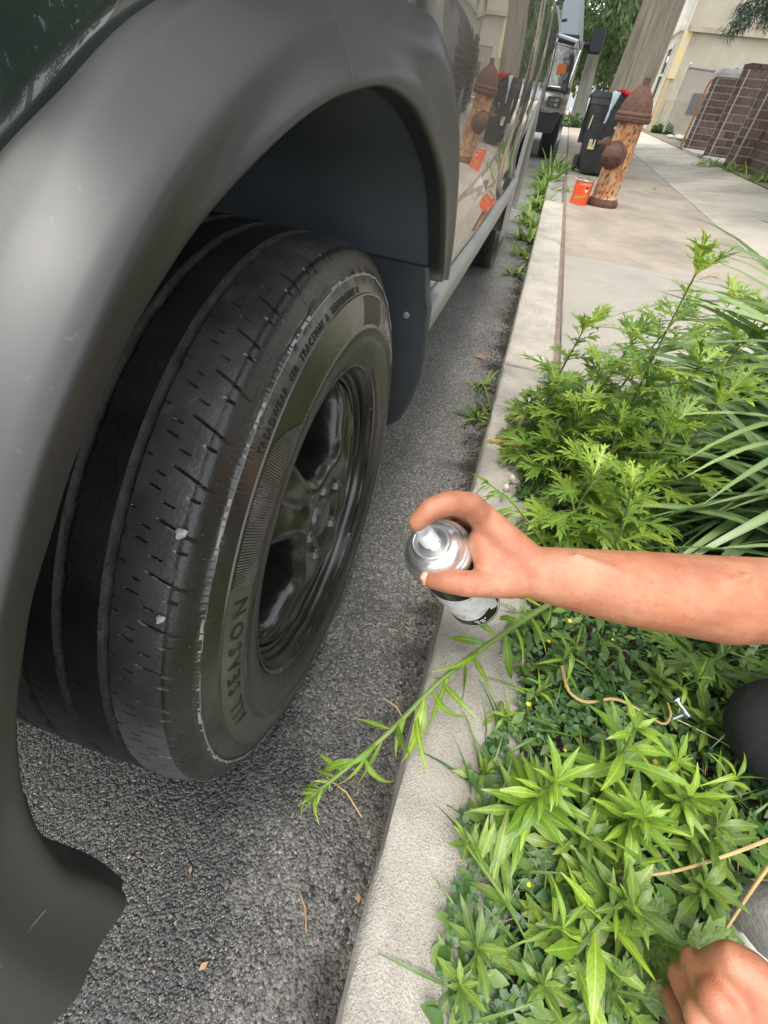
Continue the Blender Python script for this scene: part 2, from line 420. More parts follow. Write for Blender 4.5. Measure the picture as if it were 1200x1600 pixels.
# ================================================================== SETTING: ground, road, kerb, sidewalk
def sheet(name, x0, y0, x1, y1, z, m, kind='structure'):
    b = MB(); b.add([(x0,y0,z),(x1,y0,z),(x1,y1,z),(x0,y1,z)], [(0,1,2,3)])
    o = b.build(name, m, smooth=False); o['kind'] = kind; return o
sheet('ground', -600, -600, 600, 900, -0.03, 'dirt')
sheet('road', -9.0, -60, 0.10, 320, 0.0, 'asphalt')

def chip_box(lo, hi, bev=0.006, seed=0, jit=0.002, nx=6, ny=10):
    """slab with rounded and slightly chipped top edges"""
    rr = random.Random(seed)
    b = MB()
    x0, y0, z0 = lo; x1, y1, z1 = hi
    bv = bev
    def ring(ins, z, j):
        pts = []
        for k in range(ny): pts.append((x0+ins, y0+ins+(y1-y0-2*ins)*k/ny, z))
        for k in range(nx): pts.append((x0+ins+(x1-x0-2*ins)*k/nx, y1-ins, z))
        for k in range(ny): pts.append((x1-ins, y1-ins-(y1-y0-2*ins)*k/ny, z))
        for k in range(nx): pts.append((x1-ins-(x1-x0-2*ins)*k/nx, y0+ins, z))
        return [(p[0]+rr.uniform(-j,j), p[1]+rr.uniform(-j,j), p[2]+rr.uniform(-j,j)*0.5) for p in pts]
    rows = [ring(0, z0, 0), ring(0, z1-bv, jit), ring(bv*0.35, z1-bv*0.3, jit), ring(bv*1.2, z1, jit*0.4)]
    b.grid(rows, closed_v=True)
    o = (len(rows)-1) * (2*nx+2*ny)
    b.f.append(tuple(o + k for k in range(2*nx+2*ny))[::-1]); b.m.append(0)
    return b
kerb = empty('kerb', (0.12, 0, 0), None, None); kerb['kind'] = 'structure'
KT = 0.12
def kpiece(y0, y1, m, x0=0.030, x1=0.200, dzz=0.0, seed=1, name='kerbstone', jit=0.002):
    L = y1 - y0
    b = chip_box((x0, y0, -0.1), (x1, y1, KT + dzz), 0.009, seed, jit, 5, max(6, int(L * 26)))
    return part_world(b, name, m, kerb, auto=50)
kpiece(-1.8, 1.218, 'kerb_concrete', x1=0.188, seed=3, jit=0.0028)
kpiece(1.232, 1.528, 'kerb_concrete', x1=0.188, dzz=-0.006, seed=4, jit=0.003)
kpiece(1.536, 3.17, 'kerb_brushed', seed=5, jit=0.0012)
kpiece(3.182, 5.05, 'kerb_brushed', seed=6, jit=0.0015)
yy = 5.3
for k in range(24):
    kpiece(yy, yy + 1.78, 'kerb_concrete', seed=10 + k, dzz=-0.035 if k == 0 else -0.01, jit=0.004); yy += 1.8

walk = empty('sidewalk', (1, 5, 0), None, None); walk['kind'] = 'structure'
def slab(x0, y0, x1, y1, m, z=KT, seed=0, z1=None):
    b = chip_box((x0, y0, -0.05), (x1, y1, z), 0.006, seed, 0.0012, max(4, int((x1-x0)*8)), max(4, int((y1-y0)*8)))
    if z1 is not None:
        b.v = [(p[0], p[1], p[2] + ((z1 - z) * (p[0]-x0)/(x1-x0) if p[2] > 0.03 else 0)) for p in b.v]
    return part_world(b, 'slab', m, walk, auto=50)
ys = [1.47, 3.175, 6.70, 8.20, 9.75, 11.3, 12.85, 14.4, 16, 17.6, 19.2, 22]
for i in range(len(ys) - 1):
    slab(0.222, ys[i] + (0.006 if i else 0), 1.515, ys[i+1] - 0.006, 'slab_grey' if i in (0, 3, 6, 8) else 'slab_brown', seed=40 + i, z=KT + (0.004 if i == 0 else 0))
ys2 = [-2.0, 0.9, 2.5, 4.1, 6.0, 7.9, 9.8, 11.7, 13.6, 15.5, 17.4, 19.3, 22]
for i in range(len(ys2) - 1):
    slab(1.527, ys2[i] + 0.005, 2.56, ys2[i+1] - 0.005, 'slab_pale', seed=70 + i, z1=0.225)
slab(0.86, -2.0, 1.515, 1.455, 'slab_grey', seed=99)
# mortar bed seen in the joint between kerb and slab
b = MB(); b.box((0.196, 1.47, -0.05), (0.226, 22, 0.108)); b.box((1.50, -2, -0.05), (1.54, 22, 0.110)); b.box((0.22, 3.16, -0.05), (2.5, 3.19, 0.1)); b.box((0.22, 1.46, -0.05),(1.51, 22, 0.09))
part_world(b, 'joint_filler', 'joint_fill', walk, smooth=False)
# planting pit
b = MB(); N = 40; P = []
for i in range(N + 1):
    row = []
    for j in range(N + 1):
        x = 0.178 + (0.865 - 0.178) * i / N; y = -2.0 + 3.47 * j / N
        row.append((x, y, 0.092 + 0.018 * math.sin(9*x + 4*y) * math.sin(7*y) + R_.uniform(-0.004, 0.004)))
    P.append(row)
b.grid(P); o = b.build('soil', 'soil'); o['kind'] = 'structure'
# front yards behind the wall line
b = MB(); b.box((2.57, -2.0, -0.02), (60, 120, 0.235)); o = b.build('yard_ground', 'dirt', smooth=False); o['kind'] = 'structure'
b = MB(); b.box((0.205, 22, -0.05), (2.56, 120, 0.13)); o = b.build('far_pavement', 'slab_pale', smooth=False); o['kind'] = 'structure'

# ================================================================== PARKED CAR
CAR = empty('parked_car', (-0.95, 1.85, 0), 'dark green car with wide grey plastic wheel arch and black wheel, parked at the kerb', 'car')
def cp(mb, name, mats, **k): return part_world(mb, name, mats, CAR, **k)
WC = Vector((-0.169, 0.403, 0.334))
# ---- fender
lip_px = [(195,1395,-.153),(150,1370,-.15),(100,1352,-.145),(55,1292,-.136),(33,1226,-.133),(25,1116,-.131),(36,1010,-.133),(50,925,-.137),(80,825,-.140),
          (108,733,-.142),(153,627,-.142),(216,496,-.140),(327,327,-.137),(467,187,-.133),(554,142,-.13),(612,142,-.13),(659,192,-.13),(688,292,-.13),(688,408,-.13),(684,440,-.13)]
LIP = [at(a, c, x=e) for a, c, e in lip_px]
def o_(a, c, e): return at(a, c, x=e)
OUT = [o_(-20,1690,-.180), o_(-110,1650,-.184), o_(-180,1580,-.186), o_(-240,1480,-.184), o_(-280,1370,-.182), o_(-290,1240,-.179),
       o_(-280,1120,-.176), o_(-265,1000,-.174), o_(-235,850,-.172), o_(-190,690,-.170), o_(-110,490,-.168),
       o_(0,286,-.166), o_(117,152,-.164), o_(274,0,-.172), Vector((-.184,.395,.838)), o_(636,0,-.174), o_(684,43,-.158), o_(708,150,-.147), o_(704,300,-.145), o_(690,430,-.143)]
NL = 120
Lc = catmull(LIP, NL); Oc = catmull(OUT, NL)
prof = [(-0.20, -0.012, 0), (-0.14, -0.006, 0), (-0.07, -0.002, 0), (0.0, 0.0, 0), (0.02, 0.0035, 0), (0.05, 0.0062, 0), (0.09, 0.0078, 0), (0.14, 0.0078, 0), (0.19, 0.0070, 0), (0.27, 0.0075, 0), (0.40, 0.0115, 0), (0.49, 0.0155, 0),
        (0.55, 0.0165, 0), (0.61, 0.0155, 0), (0.72, 0.0115, 0), (0.85, 0.006, 0), (0.92, 0.0050, 0), (0.955, 0.0048, 0), (0.98, 0.0025, 0), (0.995, -0.0025, 0), (1.0, -0.008, 0), (1.0, -0.016, 0)]
rows = []
for i in range(NL):
    L, O = Lc[i], Oc[i]
    d = O - L
    row = []
    tt_ = i / (NL - 1); kl = min(1, max(0, (.70 - tt_) / .14)) * min(1, max(0, (tt_ - .12) / .15)); kl = kl*kl*(3 - 2*kl)
    for (v, bx, _) in prof:
        kt = math.exp(-((tt_ - .745) / .075) ** 2)
        if v > .2: bx *= 1 - .55 * kt
        if v > 0 and kl > 0:
            smooth_ = interp(v, [0, .03, .12, .30, .46, .55, .64, .78, .92, .97, 1.0], [0, .003, .008, .0165, .0230, .0255, .0260, .0205, .0100, .0045, -.006])
            bx = bx * (1 - kl) + smooth_ * kl if v < .999 else bx
        if v < 0:
            dirn = d.normalized(); q = L + Vector((bx * 1.6, 0, 0)) - dirn * (abs(bx) * 0.10)
        else:
            q = L + d * v + Vector((bx, 0, 0)) * (1.0)
        row.append(q)
    rows.append(row)
b = MB(); b.grid(rows)
fender = cp(b, 'fender', 'cladding', auto=60)
fender['label'] = 'wide matt grey plastic fender around the front wheel'
b = MB(); rows = []
for (p_, q_) in (((195,1397,-.152),(192,1374,-.172)),((150,1372,-.150),(166,1352,-.172)),((100,1354,-.147),(137,1334,-.172)),((75,1325,-.142),(98,1318,-.165)),((54,1290,-.138),(62,1300,-.155)),((34,1232,-.136),(40,1240,-.15))):
    A_, B_ = at(p_[0], p_[1], x=p_[2]), at(q_[0], q_[1], x=q_[2]); rows.append([A_ + Vector((-.003, 0, 0)), A_.lerp(B_, .5) + Vector((0, -.002, 0)), B_, B_ + Vector((-.12, -.03, .02))])
cols = [catmull([r[k] for r in rows], 30) for k in range(4)]
b.grid([[c[j] for c in cols] for j in range(30)]); cp(b, 'splash_guard', 'trim_black', auto=60)
sm_ = [at(a, c, x=e) + Vector((.0018, 0, 0)) for a, c, e in ((101,1356,-.1455),(100,1372,-.147),(96,1388,-.148),(70,1420,-.150),(35,1462,-.152),(0,1506,-.154),(-40,1556,-.156))]
b = MB(); b.tube([q + Vector((-.0012, 0, 0)) for q in catmull(sm_, 24)], .0005, 5); cp(b, 'panel_seam', 'serration')
b = MB(); b.tube(catmull([at(512, 8, x=-.1455), at(528, 40, x=-.139), (at(545, 88, x=-.131)), at(553, 135, x=-.1255)], 14), .00035, 4); cp(b, 'hairline_crack', 'trim_black')
# ---- wheel well liner (barrel above and around the tyre)
b = MB(); rows = []
inner = [p.copy() for p in Lc]
for i in range(NL):
    L = Lc[i]; r = Vector((0, L.y - WC.y, L.z - WC.z)); rl = r.length
    row = []
    for (x, k) in ((-0.136, 1.0), (-0.142, 1.002), (-0.165, 1.005), (-0.20, 1.008), (-0.30, 1.01), (-0.45, 1.01), (-0.62, 1.0), (-0.66, 0.95), (-0.67, 0.6), (-0.67, 0.1)):
        row.append(Vector((min(x, L.x - 0.008), WC.y + r.y * k, WC.z + r.z * k)))
    rows.append(row)
b.grid(rows[int(NL*.64):]); cp(b, 'wheel_liner', 'liner', auto=50)
b = MB(); b.grid([[p + Vector((-.004, 0, -.003)) for p in r] for r in rows[:int(NL*.64) + 3]]); cp(b, 'inner_wing', 'liner_front', auto=50)
# ---- mudflap
fl = [(670,466,-.131),(673,482,-.131),(668,520,-.132),(662,560,-.134),(655,592,-.136),(640,632,-.142),(625,655,-.152),(600,668,-.17),(580,672,-.19)]
pts = [at(a, c, x=e) for a, c, e in fl]
b = MB(); rows = []
for p in pts:
    p = Vector((p.x, 0.775, CAMP.z + (p.z - CAMP.z) * 0.775 / p.y)); px_ = p.x * 0.775 / max(at(0,0,y=1).y, 1)
    rows.append(p)
fl2 = [at(a, c, y=0.775) for a, c, e in fl]
ring_f = [Vector((q.x, 0.775, q.z)) for q in fl2] + [Vector((-0.33, 0.775, 0.215)), Vector((-0.40, 0.775, 0.23)), Vector((-0.42, 0.775, 0.5)), Vector((-0.36, 0.775, 0.58)), Vector((-0.145, 0.775, 0.575))]
n = len(ring_f)
R0 = [q + Vector((-0.004, -0.010, 0.003)) for q in ring_f]; R1 = [q.copy() for q in ring_f]; R2 = [q + Vector((0, 0.012, 0)) for q in ring_f]
c0 = sum(R0, Vector()) / n + Vector((0, -0.006, 0))
b.grid([R0, R1, R2], closed_v=True)
ci = len(b.v); b.v.append(tuple(c0))
for k in range(n): b.f.append((ci, k, (k+1) % n)); b.m.append(0)
cp(b, 'mudflap', 'flap', auto=35)
b = MB(); q = at(634, 493, y=0.762); b.lathe([(0.0, -0.001), (0.004, -0.001), (0.006, 0.001), (0.006, 0.006)], 12, Matrix.Translation(q) @ Matrix.Rotation(rad(-90), 4, 'X'))
cp(b, 'clip_screw', 'cladding_sill')
# ---- body side
prof_z = [.36, .395, .43, .485, .495, .500, .53, .57, .61, .65, .70, .76, .82, .90, .98, 1.05]
prof_x = [-.175, -.150, -.138, -.132, -.136, -.152, -.160, -.166, -.165, -.160, -.153, -.1475, -.145, -.1455, -.149, -.156]
zs = np.concatenate([np.linspace(.497, .66, 16), np.linspace(.675, 1.05, 24)])
def xs(z):
    z = np.asarray(z)
    xx = np.linspace(.35, 1.06, 400); yy_ = np.interp(xx, prof_z, prof_x)
    k = np.hanning(21); k /= k.sum(); ys_ = np.convolve(np.pad(yy_, 10, 'edge'), k, 'valid')
    return float(np.interp(z, xx, ys_))
RW = Vector((-0.169, 3.16, 0.334))
def panel(name, y0, y1, z0=0.50, z1=1.05, ny=24, skip=None, mname='paint', bow=0.004):
    b = MB(); rows = []
    zz = [z for z in zs if z0 - 1e-6 <= z <= z1 + 1e-6]
    for j in range(ny + 1):
        y = y0 + (y1 - y0) * j / ny
        row = []
        e = min(1.0, min(j, ny - j) / 1.0)
        for z in zz:
            row.append(Vector((xs(z) - 0.0 - (0.006 if e == 0 else 0) + bow * math.sin(math.pi * j / ny) - 0.012 * ((y - 2.2) / 2.0) ** 2, y, z)))
        rows.append(row)
    b.grid(rows, skip=(lambda i, j: skip(rows[i][j])) if skip else None)
    return b
def arch_skip(p): return math.hypot(p.y - RW.y, p.z - RW.z) < 0.395
bb = panel('door', 0.866, 1.99)
d1 = cp(bb, 'door', 'paint', auto=60); d1['label'] = 'front door panel mirroring the hydrant and bins'
bb = panel('door', 1.998, 2.62, ny=14); cp(bb, 'door', 'paint', auto=60)
bb = panel('rear_panel', 2.628, 4.02, ny=40, skip=arch_skip); cp(bb, 'rear_panel', 'paint', auto=60)
# front wing between fender edge and door
b = MB(); rows = []
BORD = {}
sel = range(int(NL * 13.0 / 19), NL)
for i in sel:
    t = (i / (NL - 1)) * 19
    tgt = Vector(( 0, interp(t, [13, 15, 16.5, 17, 19], [0.30, 0.62, 0.858, 0.858, 0.858]), interp(t, [13, 15, 16.5, 17, 18, 19], [1.05, 1.05, 1.05, .93, .73, .53])))
    tgt.x = xs(min(tgt.z, 1.05))
    O = Oc[i] + Vector((-0.010, 0, 0.0))
    row = []
    for k in range(9):
        f_ = k / 8; p = O.lerp(tgt, f_)
        p.x = (O.x * (1 - f_) ** 2 + xs(min(max(p.z, .5), 1.05)) * (1 - (1 - f_) ** 2))
        row.append(p)
    rows.append(row)
b.grid(rows); cp(b, 'front_wing', 'paint', auto=60)
# hood and front body above the fender
b = MB(); rows = []
for i in range(int(NL * 3.0 / 19), int(NL * 13.2 / 19)):
    O = Oc[i]
    rows.append([O + Vector((-0.012, 0, -0.012)), O + Vector((-0.008, 0.0, 0.000)), O + Vector((-0.010, 0.0, 0.008)), O + Vector((-0.014, 0.002, 0.024)), O + Vector((-0.021, 0.004, 0.048)), O + Vector((-0.034, 0.008, 0.078)),
                 O + Vector((-0.058, 0.012, 0.108)), O + Vector((-0.11, 0.016, 0.138)), O + Vector((-0.22, 0.02, 0.162)), O + Vector((-0.45, 0.03, 0.180)), O + Vector((-0.80, 0.03, 0.185)), O + Vector((-1.58, 0.03, 0.10)), O + Vector((-1.64, 0.03, -0.1))])
b.grid(rows); cp(b, 'hood', 'paint', auto=60)
# sill and rear arch cladding
b = MB(); rows = []
szz = [.36, .375, .40, .43, .46, .480, .490, .496, .498]
sxx = [-.215, -.178, -.155, -.142, -.136, -.133, -.134, -.139, -.165]
for j in range(41):
    y = 0.800 + (2.75 - 0.800) * j / 40
    rows.append([Vector((x - 0.012 * ((y - 2.2) / 2.0) ** 2, y, z)) for x, z in zip(sxx, szz)])
b.grid(rows); s1 = cp(b, 'sill', 'cladding_sill', auto=60)
b = MB(); rows = []
for j in range(5):
    y = 0.782 + 0.014 * j / 4
    rows.append([Vector((x - 0.005, y, z)) for x, z in zip(sxx, szz)])
b.grid(rows); cp(b, 'sill_end_cap', 'cladding_sill', auto=60)
b = MB(); rows = []
for k in range(49):
    a = rad(-12 + 204 * k / 48)
    r = [Vector((x, RW.y + q * math.cos(a), RW.z + q * math.sin(a))) for q, x in ((0.375, -.26), (0.375, -.16), (0.380, -.142), (0.39, -.139), (0.425, -.141), (0.445, -.146), (0.45, -.156))]
    rows.append(r)
b.grid(rows); cp(b, 'rear_arch', 'cladding_sill', auto=60)
b = MB(); rows = []
for k in range(25):
    a = rad(-12 + 204 * k / 24)
    rows.append([Vector((x, RW.y + q * math.cos(a), RW.z + q * math.sin(a))) for q, x in ((0.378, -.20), (0.39, -.45), (0.38, -.6), (0.1, -.6))])
b.grid(rows); cp(b, 'rear_liner', 'liner')
# greenhouse, roof, far side, tail and floor
b = MB()
ysec = [0.62, 1.00, 1.30, 1.9, 2.6, 3.3, 3.9, 4.02]
def sec(y):
    top = interp(y, [0.62, 1.00, 1.35, 1.9, 3.3, 4.02], [1.05, 1.40, 1.70, 1.76, 1.74, 1.66])
    pts = [(-.156, 1.05), (-.165, 1.07), (-.20, min(1.3, 0.5*(top+1.07))), (-.26, top - 0.10 if top > 1.3 else top - .03), (-.33, top - 0.02), (-.6, top), (-1.05, top + 0.01), (-1.5, top), (-1.78, top - .02), (-1.85, max(1.06, top - .1)), (-1.94, 1.05), (-1.95, .8), (-1.94, .4)]
    return [Vector((x, y, z)) for x, z in pts]
b.grid([sec(y) for y in ysec]); cp(b, 'cabin', 'paint', auto=30)
b = MB(); b.box((-1.93, 0.80, 0.25), (-0.24, 2.70, 0.50)); b.box((-1.93, 3.60, 0.3), (-0.26, 4.0, 1.6)); b.box((-1.93, -0.35, 0.30), (-0.80, 0.80, 0.75)); cp(b, 'floor', 'trim_black', smooth=False)
b = MB(); b.box((-1.88, 0.22, 0.80), (-0.19, 0.78, 1.045)); cp(b, 'cowl', 'trim_black', smooth=False)
b = MB(); b.box((-1.90, -0.55, 0.28), (-0.36, -0.33, 0.62)); cp(b, 'bumper', 'cladding')
b = MB()
for (y0, y1) in ((1.12, 1.93), (2.02, 2.6), (2.75, 3.7)):
    b.add([(-.163, y0, 1.085), (-.163, y1, 1.085), (-.243, y1 - .06, 1.58), (-.243, y0 + (.35 if y0 < 1.2 else .06), 1.58 if y0 > 1.2 else 1.5)], [(0, 1, 2, 3)])
cp(b, 'side_window', 'glass_dark', smooth=False)
b = MB(); b.add([(-.30, 0.70, 1.13), (-1.8, 0.70, 1.13), (-1.74, 1.30, 1.665), (-.36, 1.30, 1.665)], [(0, 1, 2, 3)]); cp(b, 'windscreen', 'glass_dark', smooth=False)

# ---- wheels
YAW, CAMB = 0.0311, -0.0271
AX = Vector((math.cos(YAW) * math.cos(CAMB), math.sin(YAW) * math.cos(CAMB), math.sin(CAMB))).normalized()
E2 = Vector((-math.sin(YAW), math.cos(YAW), 0)); E3 = AX.cross(E2)
# wheel frame: local X = axle outwards, local Y, Z
WM = Matrix(((AX.x, E2.x, E3.x, WC.x), (AX.y, E2.y, E3.y, WC.y), (AX.z, E2.z, E3.z, WC.z), (0, 0, 0, 1)))
SW = [(-.006,.2085),(.000,.2165),(.003,.2205),(.0045,.222),(.006,.2235),(.009,.231),(.0118,.240),(.0135,.250),(.0142,.2595),(.0150,.2605),(.0152,.2625),(.0142,.2637),(.0140,.266),(.0138,.272),(.0128,.280),(.0112,.287),(.0092,.2935),(.0090,.2952),(.0096,.2958),(.0094,.2978),(.0080,.2985),(.0058,.3040),(.0032,.3096),(.0010,.3128),(.0024,.3140),(.0026,.3160),(.0008,.3172)]
TRD = [(-.0010,.3200),(-.0028,.3250),(-.0048,.3300),(-.0066,.3335),(-.0084,.3358),(-.0100,.3372),(-.0122,.3382)]
def trd_r(u): return 0.3446 - 0.9 * (u + 0.105) ** 2 * 0.30 - (max(0.0, u + 0.040) / 0.026) ** 2 * 0.0036
def side_u(r): return float(np.interp(r, [p[1] for p in SW], [p[0] for p in SW]))
def tyre_mesh(hi=True):
    NT = 2500 if hi else 96
    prof = list(SW) + list(TRD)
    us = np.linspace(-.0140, -.196, 140 if hi else 24)
    prof += [(float(u), trd_r(float(u))) for u in us]
    prof += [(-.202,.3385),(-.207,.330),(-.212,.315),(-.217,.29),(-.218,.26),(-.212,.235),(-.200,.2085)]
    U = np.array([p[0] for p in prof]); Rr = np.array([p[1] for p in prof])
    th = np.linspace(0, 2*np.pi, NT, endpoint=False) if not hi else np.concatenate([np.linspace(rad(60), rad(268), NT - 260, endpoint=False), np.linspace(rad(268), rad(420), 260, endpoint=False)])
    T, UU = np.meshgrid(th, U, indexing='ij'); RR = np.broadcast_to(Rr, T.shape).copy()
    mi = np.zeros((NT, len(prof)), int)
    isT = (UU <= -.0139) & (UU >= -.1961)
    lift = (RR > .3125) & (RR < .3175) & (UU > 0)
    if hi:
        rs = np.random.RandomState(3)
        NP = 58
        ph = (T * NP / (2*np.pi))
        wob = 0.0005 * np.sin(T * 37) + 0.0005 * np.sin(T * 91 + 1)
        dep = np.zeros_like(T)
        def groove(c, wd, dp):
            return dp * np.clip(1.25 - np.abs(UU - c - wob * 0.5) / wd * 1.25, 0, 1) ** 0.6
        for c, wd, dp in ((-.0565, .0042, .0048), (-.0930, .0042, .0048), (-.132, .005, .006), (-.168, .004, .005)):
            dep = np.maximum(dep, groove(c, wd, dp) * (UU < -.012))
        def cut(phase, slope, u0, u1, wd, dp, curve=0.0):
            s = (UU - u0) / (u1 - u0)
            a = (ph + phase - slope * s - curve * s * s) % 1.0
            a = np.minimum(a, 1 - a) * (2*np.pi / NP) * 0.344       # metres from cut line
            f_ = np.clip(1.3 - a / wd, 0, 1) * (s >= 0) * (s <= 1)
            taper = np.clip(s * 5, 0, 1)
            return dp * np.clip(f_, 0, 1) * np.where(s < 0.2, taper, 1)
        # shoulder slots: start in the rib, run out over the shoulder
        a1 = cut(0.0, 0.26, -.033, -.0035, .0007, .0030, 0.08)
        dep = np.maximum(dep, a1)
        dep = np.maximum(dep, cut(0.48, 0.05, -.0155, -.009, .0009, .0025))
        # sipes on the rib
        dep = np.maximum(dep, cut(0.30, 0.07, -.0315, -.0225, .00055, .0024))
        dep = np.maximum(dep, cut(0.58, 0.09, -.0450, -.034, .00055, .0024))
        dep = np.maximum(dep, cut(0.82, 0.06, -.0420, -.0345, .0005, .0022))
        dep = np.maximum(dep, cut(0.10, 0.04, -.0525, -.0475, .0005, .0020))
        # inner rib waves
        sip = np.where(dep > .0012, dep, 0) * (UU > -.0535)
        dep = np.maximum(dep, cut(0.15, 0.25, -.088, -.066, .0005, .0006, 0.5))
        dep = np.maximum(dep, cut(0.5, 0.25, -.125, -.10, .0005, .0006, 0.5))
        RR = RR - dep * ((UU < -.0030) | isT)
        # the moulding seam at the shoulder is ragged
        rag = np.repeat(rs.rand(NT//4 + 1), 4)[:NT] * 0.9 + 0.5 * np.sin(th * 23) + 0.4 * np.sin(th * 61 + 2)
        RR = RR + np.where(lift, (0.0007 * rag)[:, None], 0)
        UU = UU + np.where(lift, (0.0005 * rag)[:, None], 0)
        # worn colour regions; the worn zone ends in a zigzag set by the slots
        zig = -.0140 + 0.0022 * np.sin(ph * 2*np.pi + 1.0) 
        worn = (UU < -.0139) & (UU > -.0585)
        mi = np.where(worn, 1, mi)
        mi = np.where((UU <= -.0585) & (UU > -.205), 2, mi)
        gr = (dep > .0026) & ((np.abs(UU + .0565) < .0062) | (np.abs(UU + .0930) < .0060) | (np.abs(UU + .132) < .006))
        mi = np.where(gr, 3, mi)
        mi = np.where((sip > .0012) & (UU < -.004), 6, mi)  # sipe cuts coloured black, shade painted into them
        ridge = (RR > .3138) & (RR < .3161) & (UU > .0012)
        mi = np.where(ridge, 4, mi)
        smoothed = (RR > .2645) & (RR < .2955) & (UU > 0)
        tt = np.degrees(T)
        mi = np.where((RR < .3385) & (RR > .3178) & (UU < .0007) & (UU > -.0135) & (mi == 0), 7, mi)
        band = smoothed & (((tt > 146) & (tt < 212)))
        mi = np.where(band, 5, mi)
        blk = smoothed & (((tt > 33) & (tt < 77)))
        mi = np.where(blk, 6, mi)
        RR2 = RR
    X = UU; Y = RR * np.cos(T); Z = RR * np.sin(T)
    nv = len(prof)
    V = np.stack([X, Y, Z], -1).reshape(-1, 3)
    i = np.arange(NT)[:, None]; j = np.arange(nv - 1)[None, :]
    i2 = (i + 1) % NT
    F = np.stack([i*nv+j, i*nv+j+1, i2*nv+j+1, i2*nv+j], -1).reshape(-1, 4)
    me = bpy.data.meshes.new('tyre')
    me.vertices.add(len(V)); me.vertices.foreach_set('co', V.astype(np.float32).ravel())
    me.loops.add(F.size); me.loops.foreach_set('vertex_index', F.astype(np.int32).ravel())
    me.polygons.add(len(F)); me.polygons.foreach_set('loop_start', np.arange(0, F.size, 4, dtype=np.int32))
    try: me.polygons.foreach_set('loop_total', np.full(len(F), 4, dtype=np.int32))
    except Exception: pass
    for m in ('sidewall', 'tread_worn', 'tread_inner', 'groove_dust', 'ridge_scuff', 'sidewall_lit', 'sidewall_black', 'shoulder'): me.materials.append(MATS[m])
    me.polygons.foreach_set('material_index', mi[:, :-1].reshape(-1).astype(np.int32))
    me.polygons.foreach_set('use_smooth', np.ones(len(F), bool))
    me.update(calc_edges=True); me.validate()
    if hi: me.set_sharp_from_angle(angle=rad(38))
    return me
wheel = bpy.data.objects.new('front_wheel', None); COL.objects.link(wheel); wheel.parent = CAR
wheel.matrix_parent_inverse = Matrix.Translation(-Vector(CAR.location)); wheel.matrix_basis = WM
def wpart(name, me_or_mb, mats=None, **k):
    if isinstance(me_or_mb, MB): o = me_or_mb.build(name, mats, wheel, **k)
    else:
        o = bpy.data.objects.new(name, me_or_mb); COL.objects.link(o); o.parent = wheel
    return o
wpart('tyre', tyre_mesh(True))
# lettering raised on the sidewall
def arc_text(txt, size, r, deg, extr, m, name='lettering', spacing=1.0, lift=0.0):
    vs, fs = text_mesh(txt, size, extr, 'CENTER', spacing)
    out = []
    for (x, y, z) in vs:
        a = rad(deg) - x / r; q = r + y
        out.append((side_u(q) + z + lift, q * math.cos(a), q * math.sin(a)))
    b = MB(); b.add(out, fs); return wpart(name, b, m, smooth=False)
arc_text('TREADWEAR  480  TRACTION  A  TEMPERATURE  B', 0.0085, 0.3025, 102.5, 0.0011, 'letter_rub', spacing=1.25)
arc_text('ALL SEASON', 0.0225, 0.2790, 166, 0.0010, 'letter_rub', spacing=1.45)
arc_text('FIRESTONE', 0.021, 0.2795, 40, 0.0006, 'letter_white', spacing=1.12)
# serrated wedge
b = MB()
for k in range(64):
    a = rad(146 - 30 * k / 63)
    wdt = 0.0295 * (1.0 if k < 46 else max(0.08, 1 - ((k - 46) / 18) ** 1.6))
    r0 = 0.2655; r1 = r0 + wdt * 0.97
    da = 0.0021
    u0, u1 = side_u(r0) + .0002, side_u(r1) + .0002
    def P_(r, u, aa): return (u, r * math.cos(aa), r * math.sin(aa))
    rm = (r0 + r1) / 2; um = side_u(rm) + .0002
    vs = []
    for (r, u) in ((r0, u0), (rm, um), (r1, u1)):
        vs += [P_(r, u, a - da), P_(r, u + .0011, a), P_(r, u, a + da)]
    b.add(vs, [(0,1,4,3), (1,2,5,4), (3,4,7,6), (4,5,8,7)])
o = wpart('serration', b, 'serration', smooth=False); o['kind'] = 'stuff'
# radial scuff ticks on the inner sidewall and shoulder nubs
b = MB()
for k in range(22):
    a = rad(R_.uniform(-60, 75)); r0 = R_.uniform(.228, .250); L = R_.uniform(.006, .014)
    b.tube([(side_u(r0) + .0001, r0*math.cos(a), r0*math.sin(a)), (side_u(r0+L) + .0001, (r0+L)*math.cos(a + .02), (r0+L)*math.sin(a + .02))], .0003, 4)
for k in range(58*2):
    a = 2*math.pi*(k + .3) / 116; r = .3245 if k % 2 else .330
    u = float(np.interp(r, [p[1] for p in TRD], [p[0] for p in TRD]))
    b.box((u, r*math.cos(a) - .0003, r*math.sin(a) - .0003), (u + .0010, r*math.cos(a) + .0003, r*math.sin(a) + .0003))
o = wpart('scuff_mark', b, 'serration', smooth=False); o['kind'] = 'stuff'
# two stones wedged in the tread
for (px_, py_, s_) in ((282, 834, .0042), (250, 968, .0032)):
    b = MB(); b.lathe([(0, -s_*.7), (s_*.8, -s_*.4), (s_, .1*s_), (s_*.7, s_*.6), (0, s_*.8)], 8, rfun=lambda a, r, h: 1 + .2*math.sin(3*a))
    # place on tread surface by intersecting the sight line with the tread cylinder
    o3 = WM.inverted() @ CAMP; d3 = WM.to_3x3().inverted() @ ray(px_, py_)
    A = d3.y**2 + d3.z**2; B_ = 2*(o3.y*d3.y + o3.z*d3.z); C_ = o3.y**2 + o3.z**2 - .3425**2
    t_ = (-B_ - math.sqrt(max(0, B_*B_ - 4*A*C_))) / (2*A)
    o = wpart('stone', b, 'stone_chip', auto=20); o.location = o3 + d3 * t_
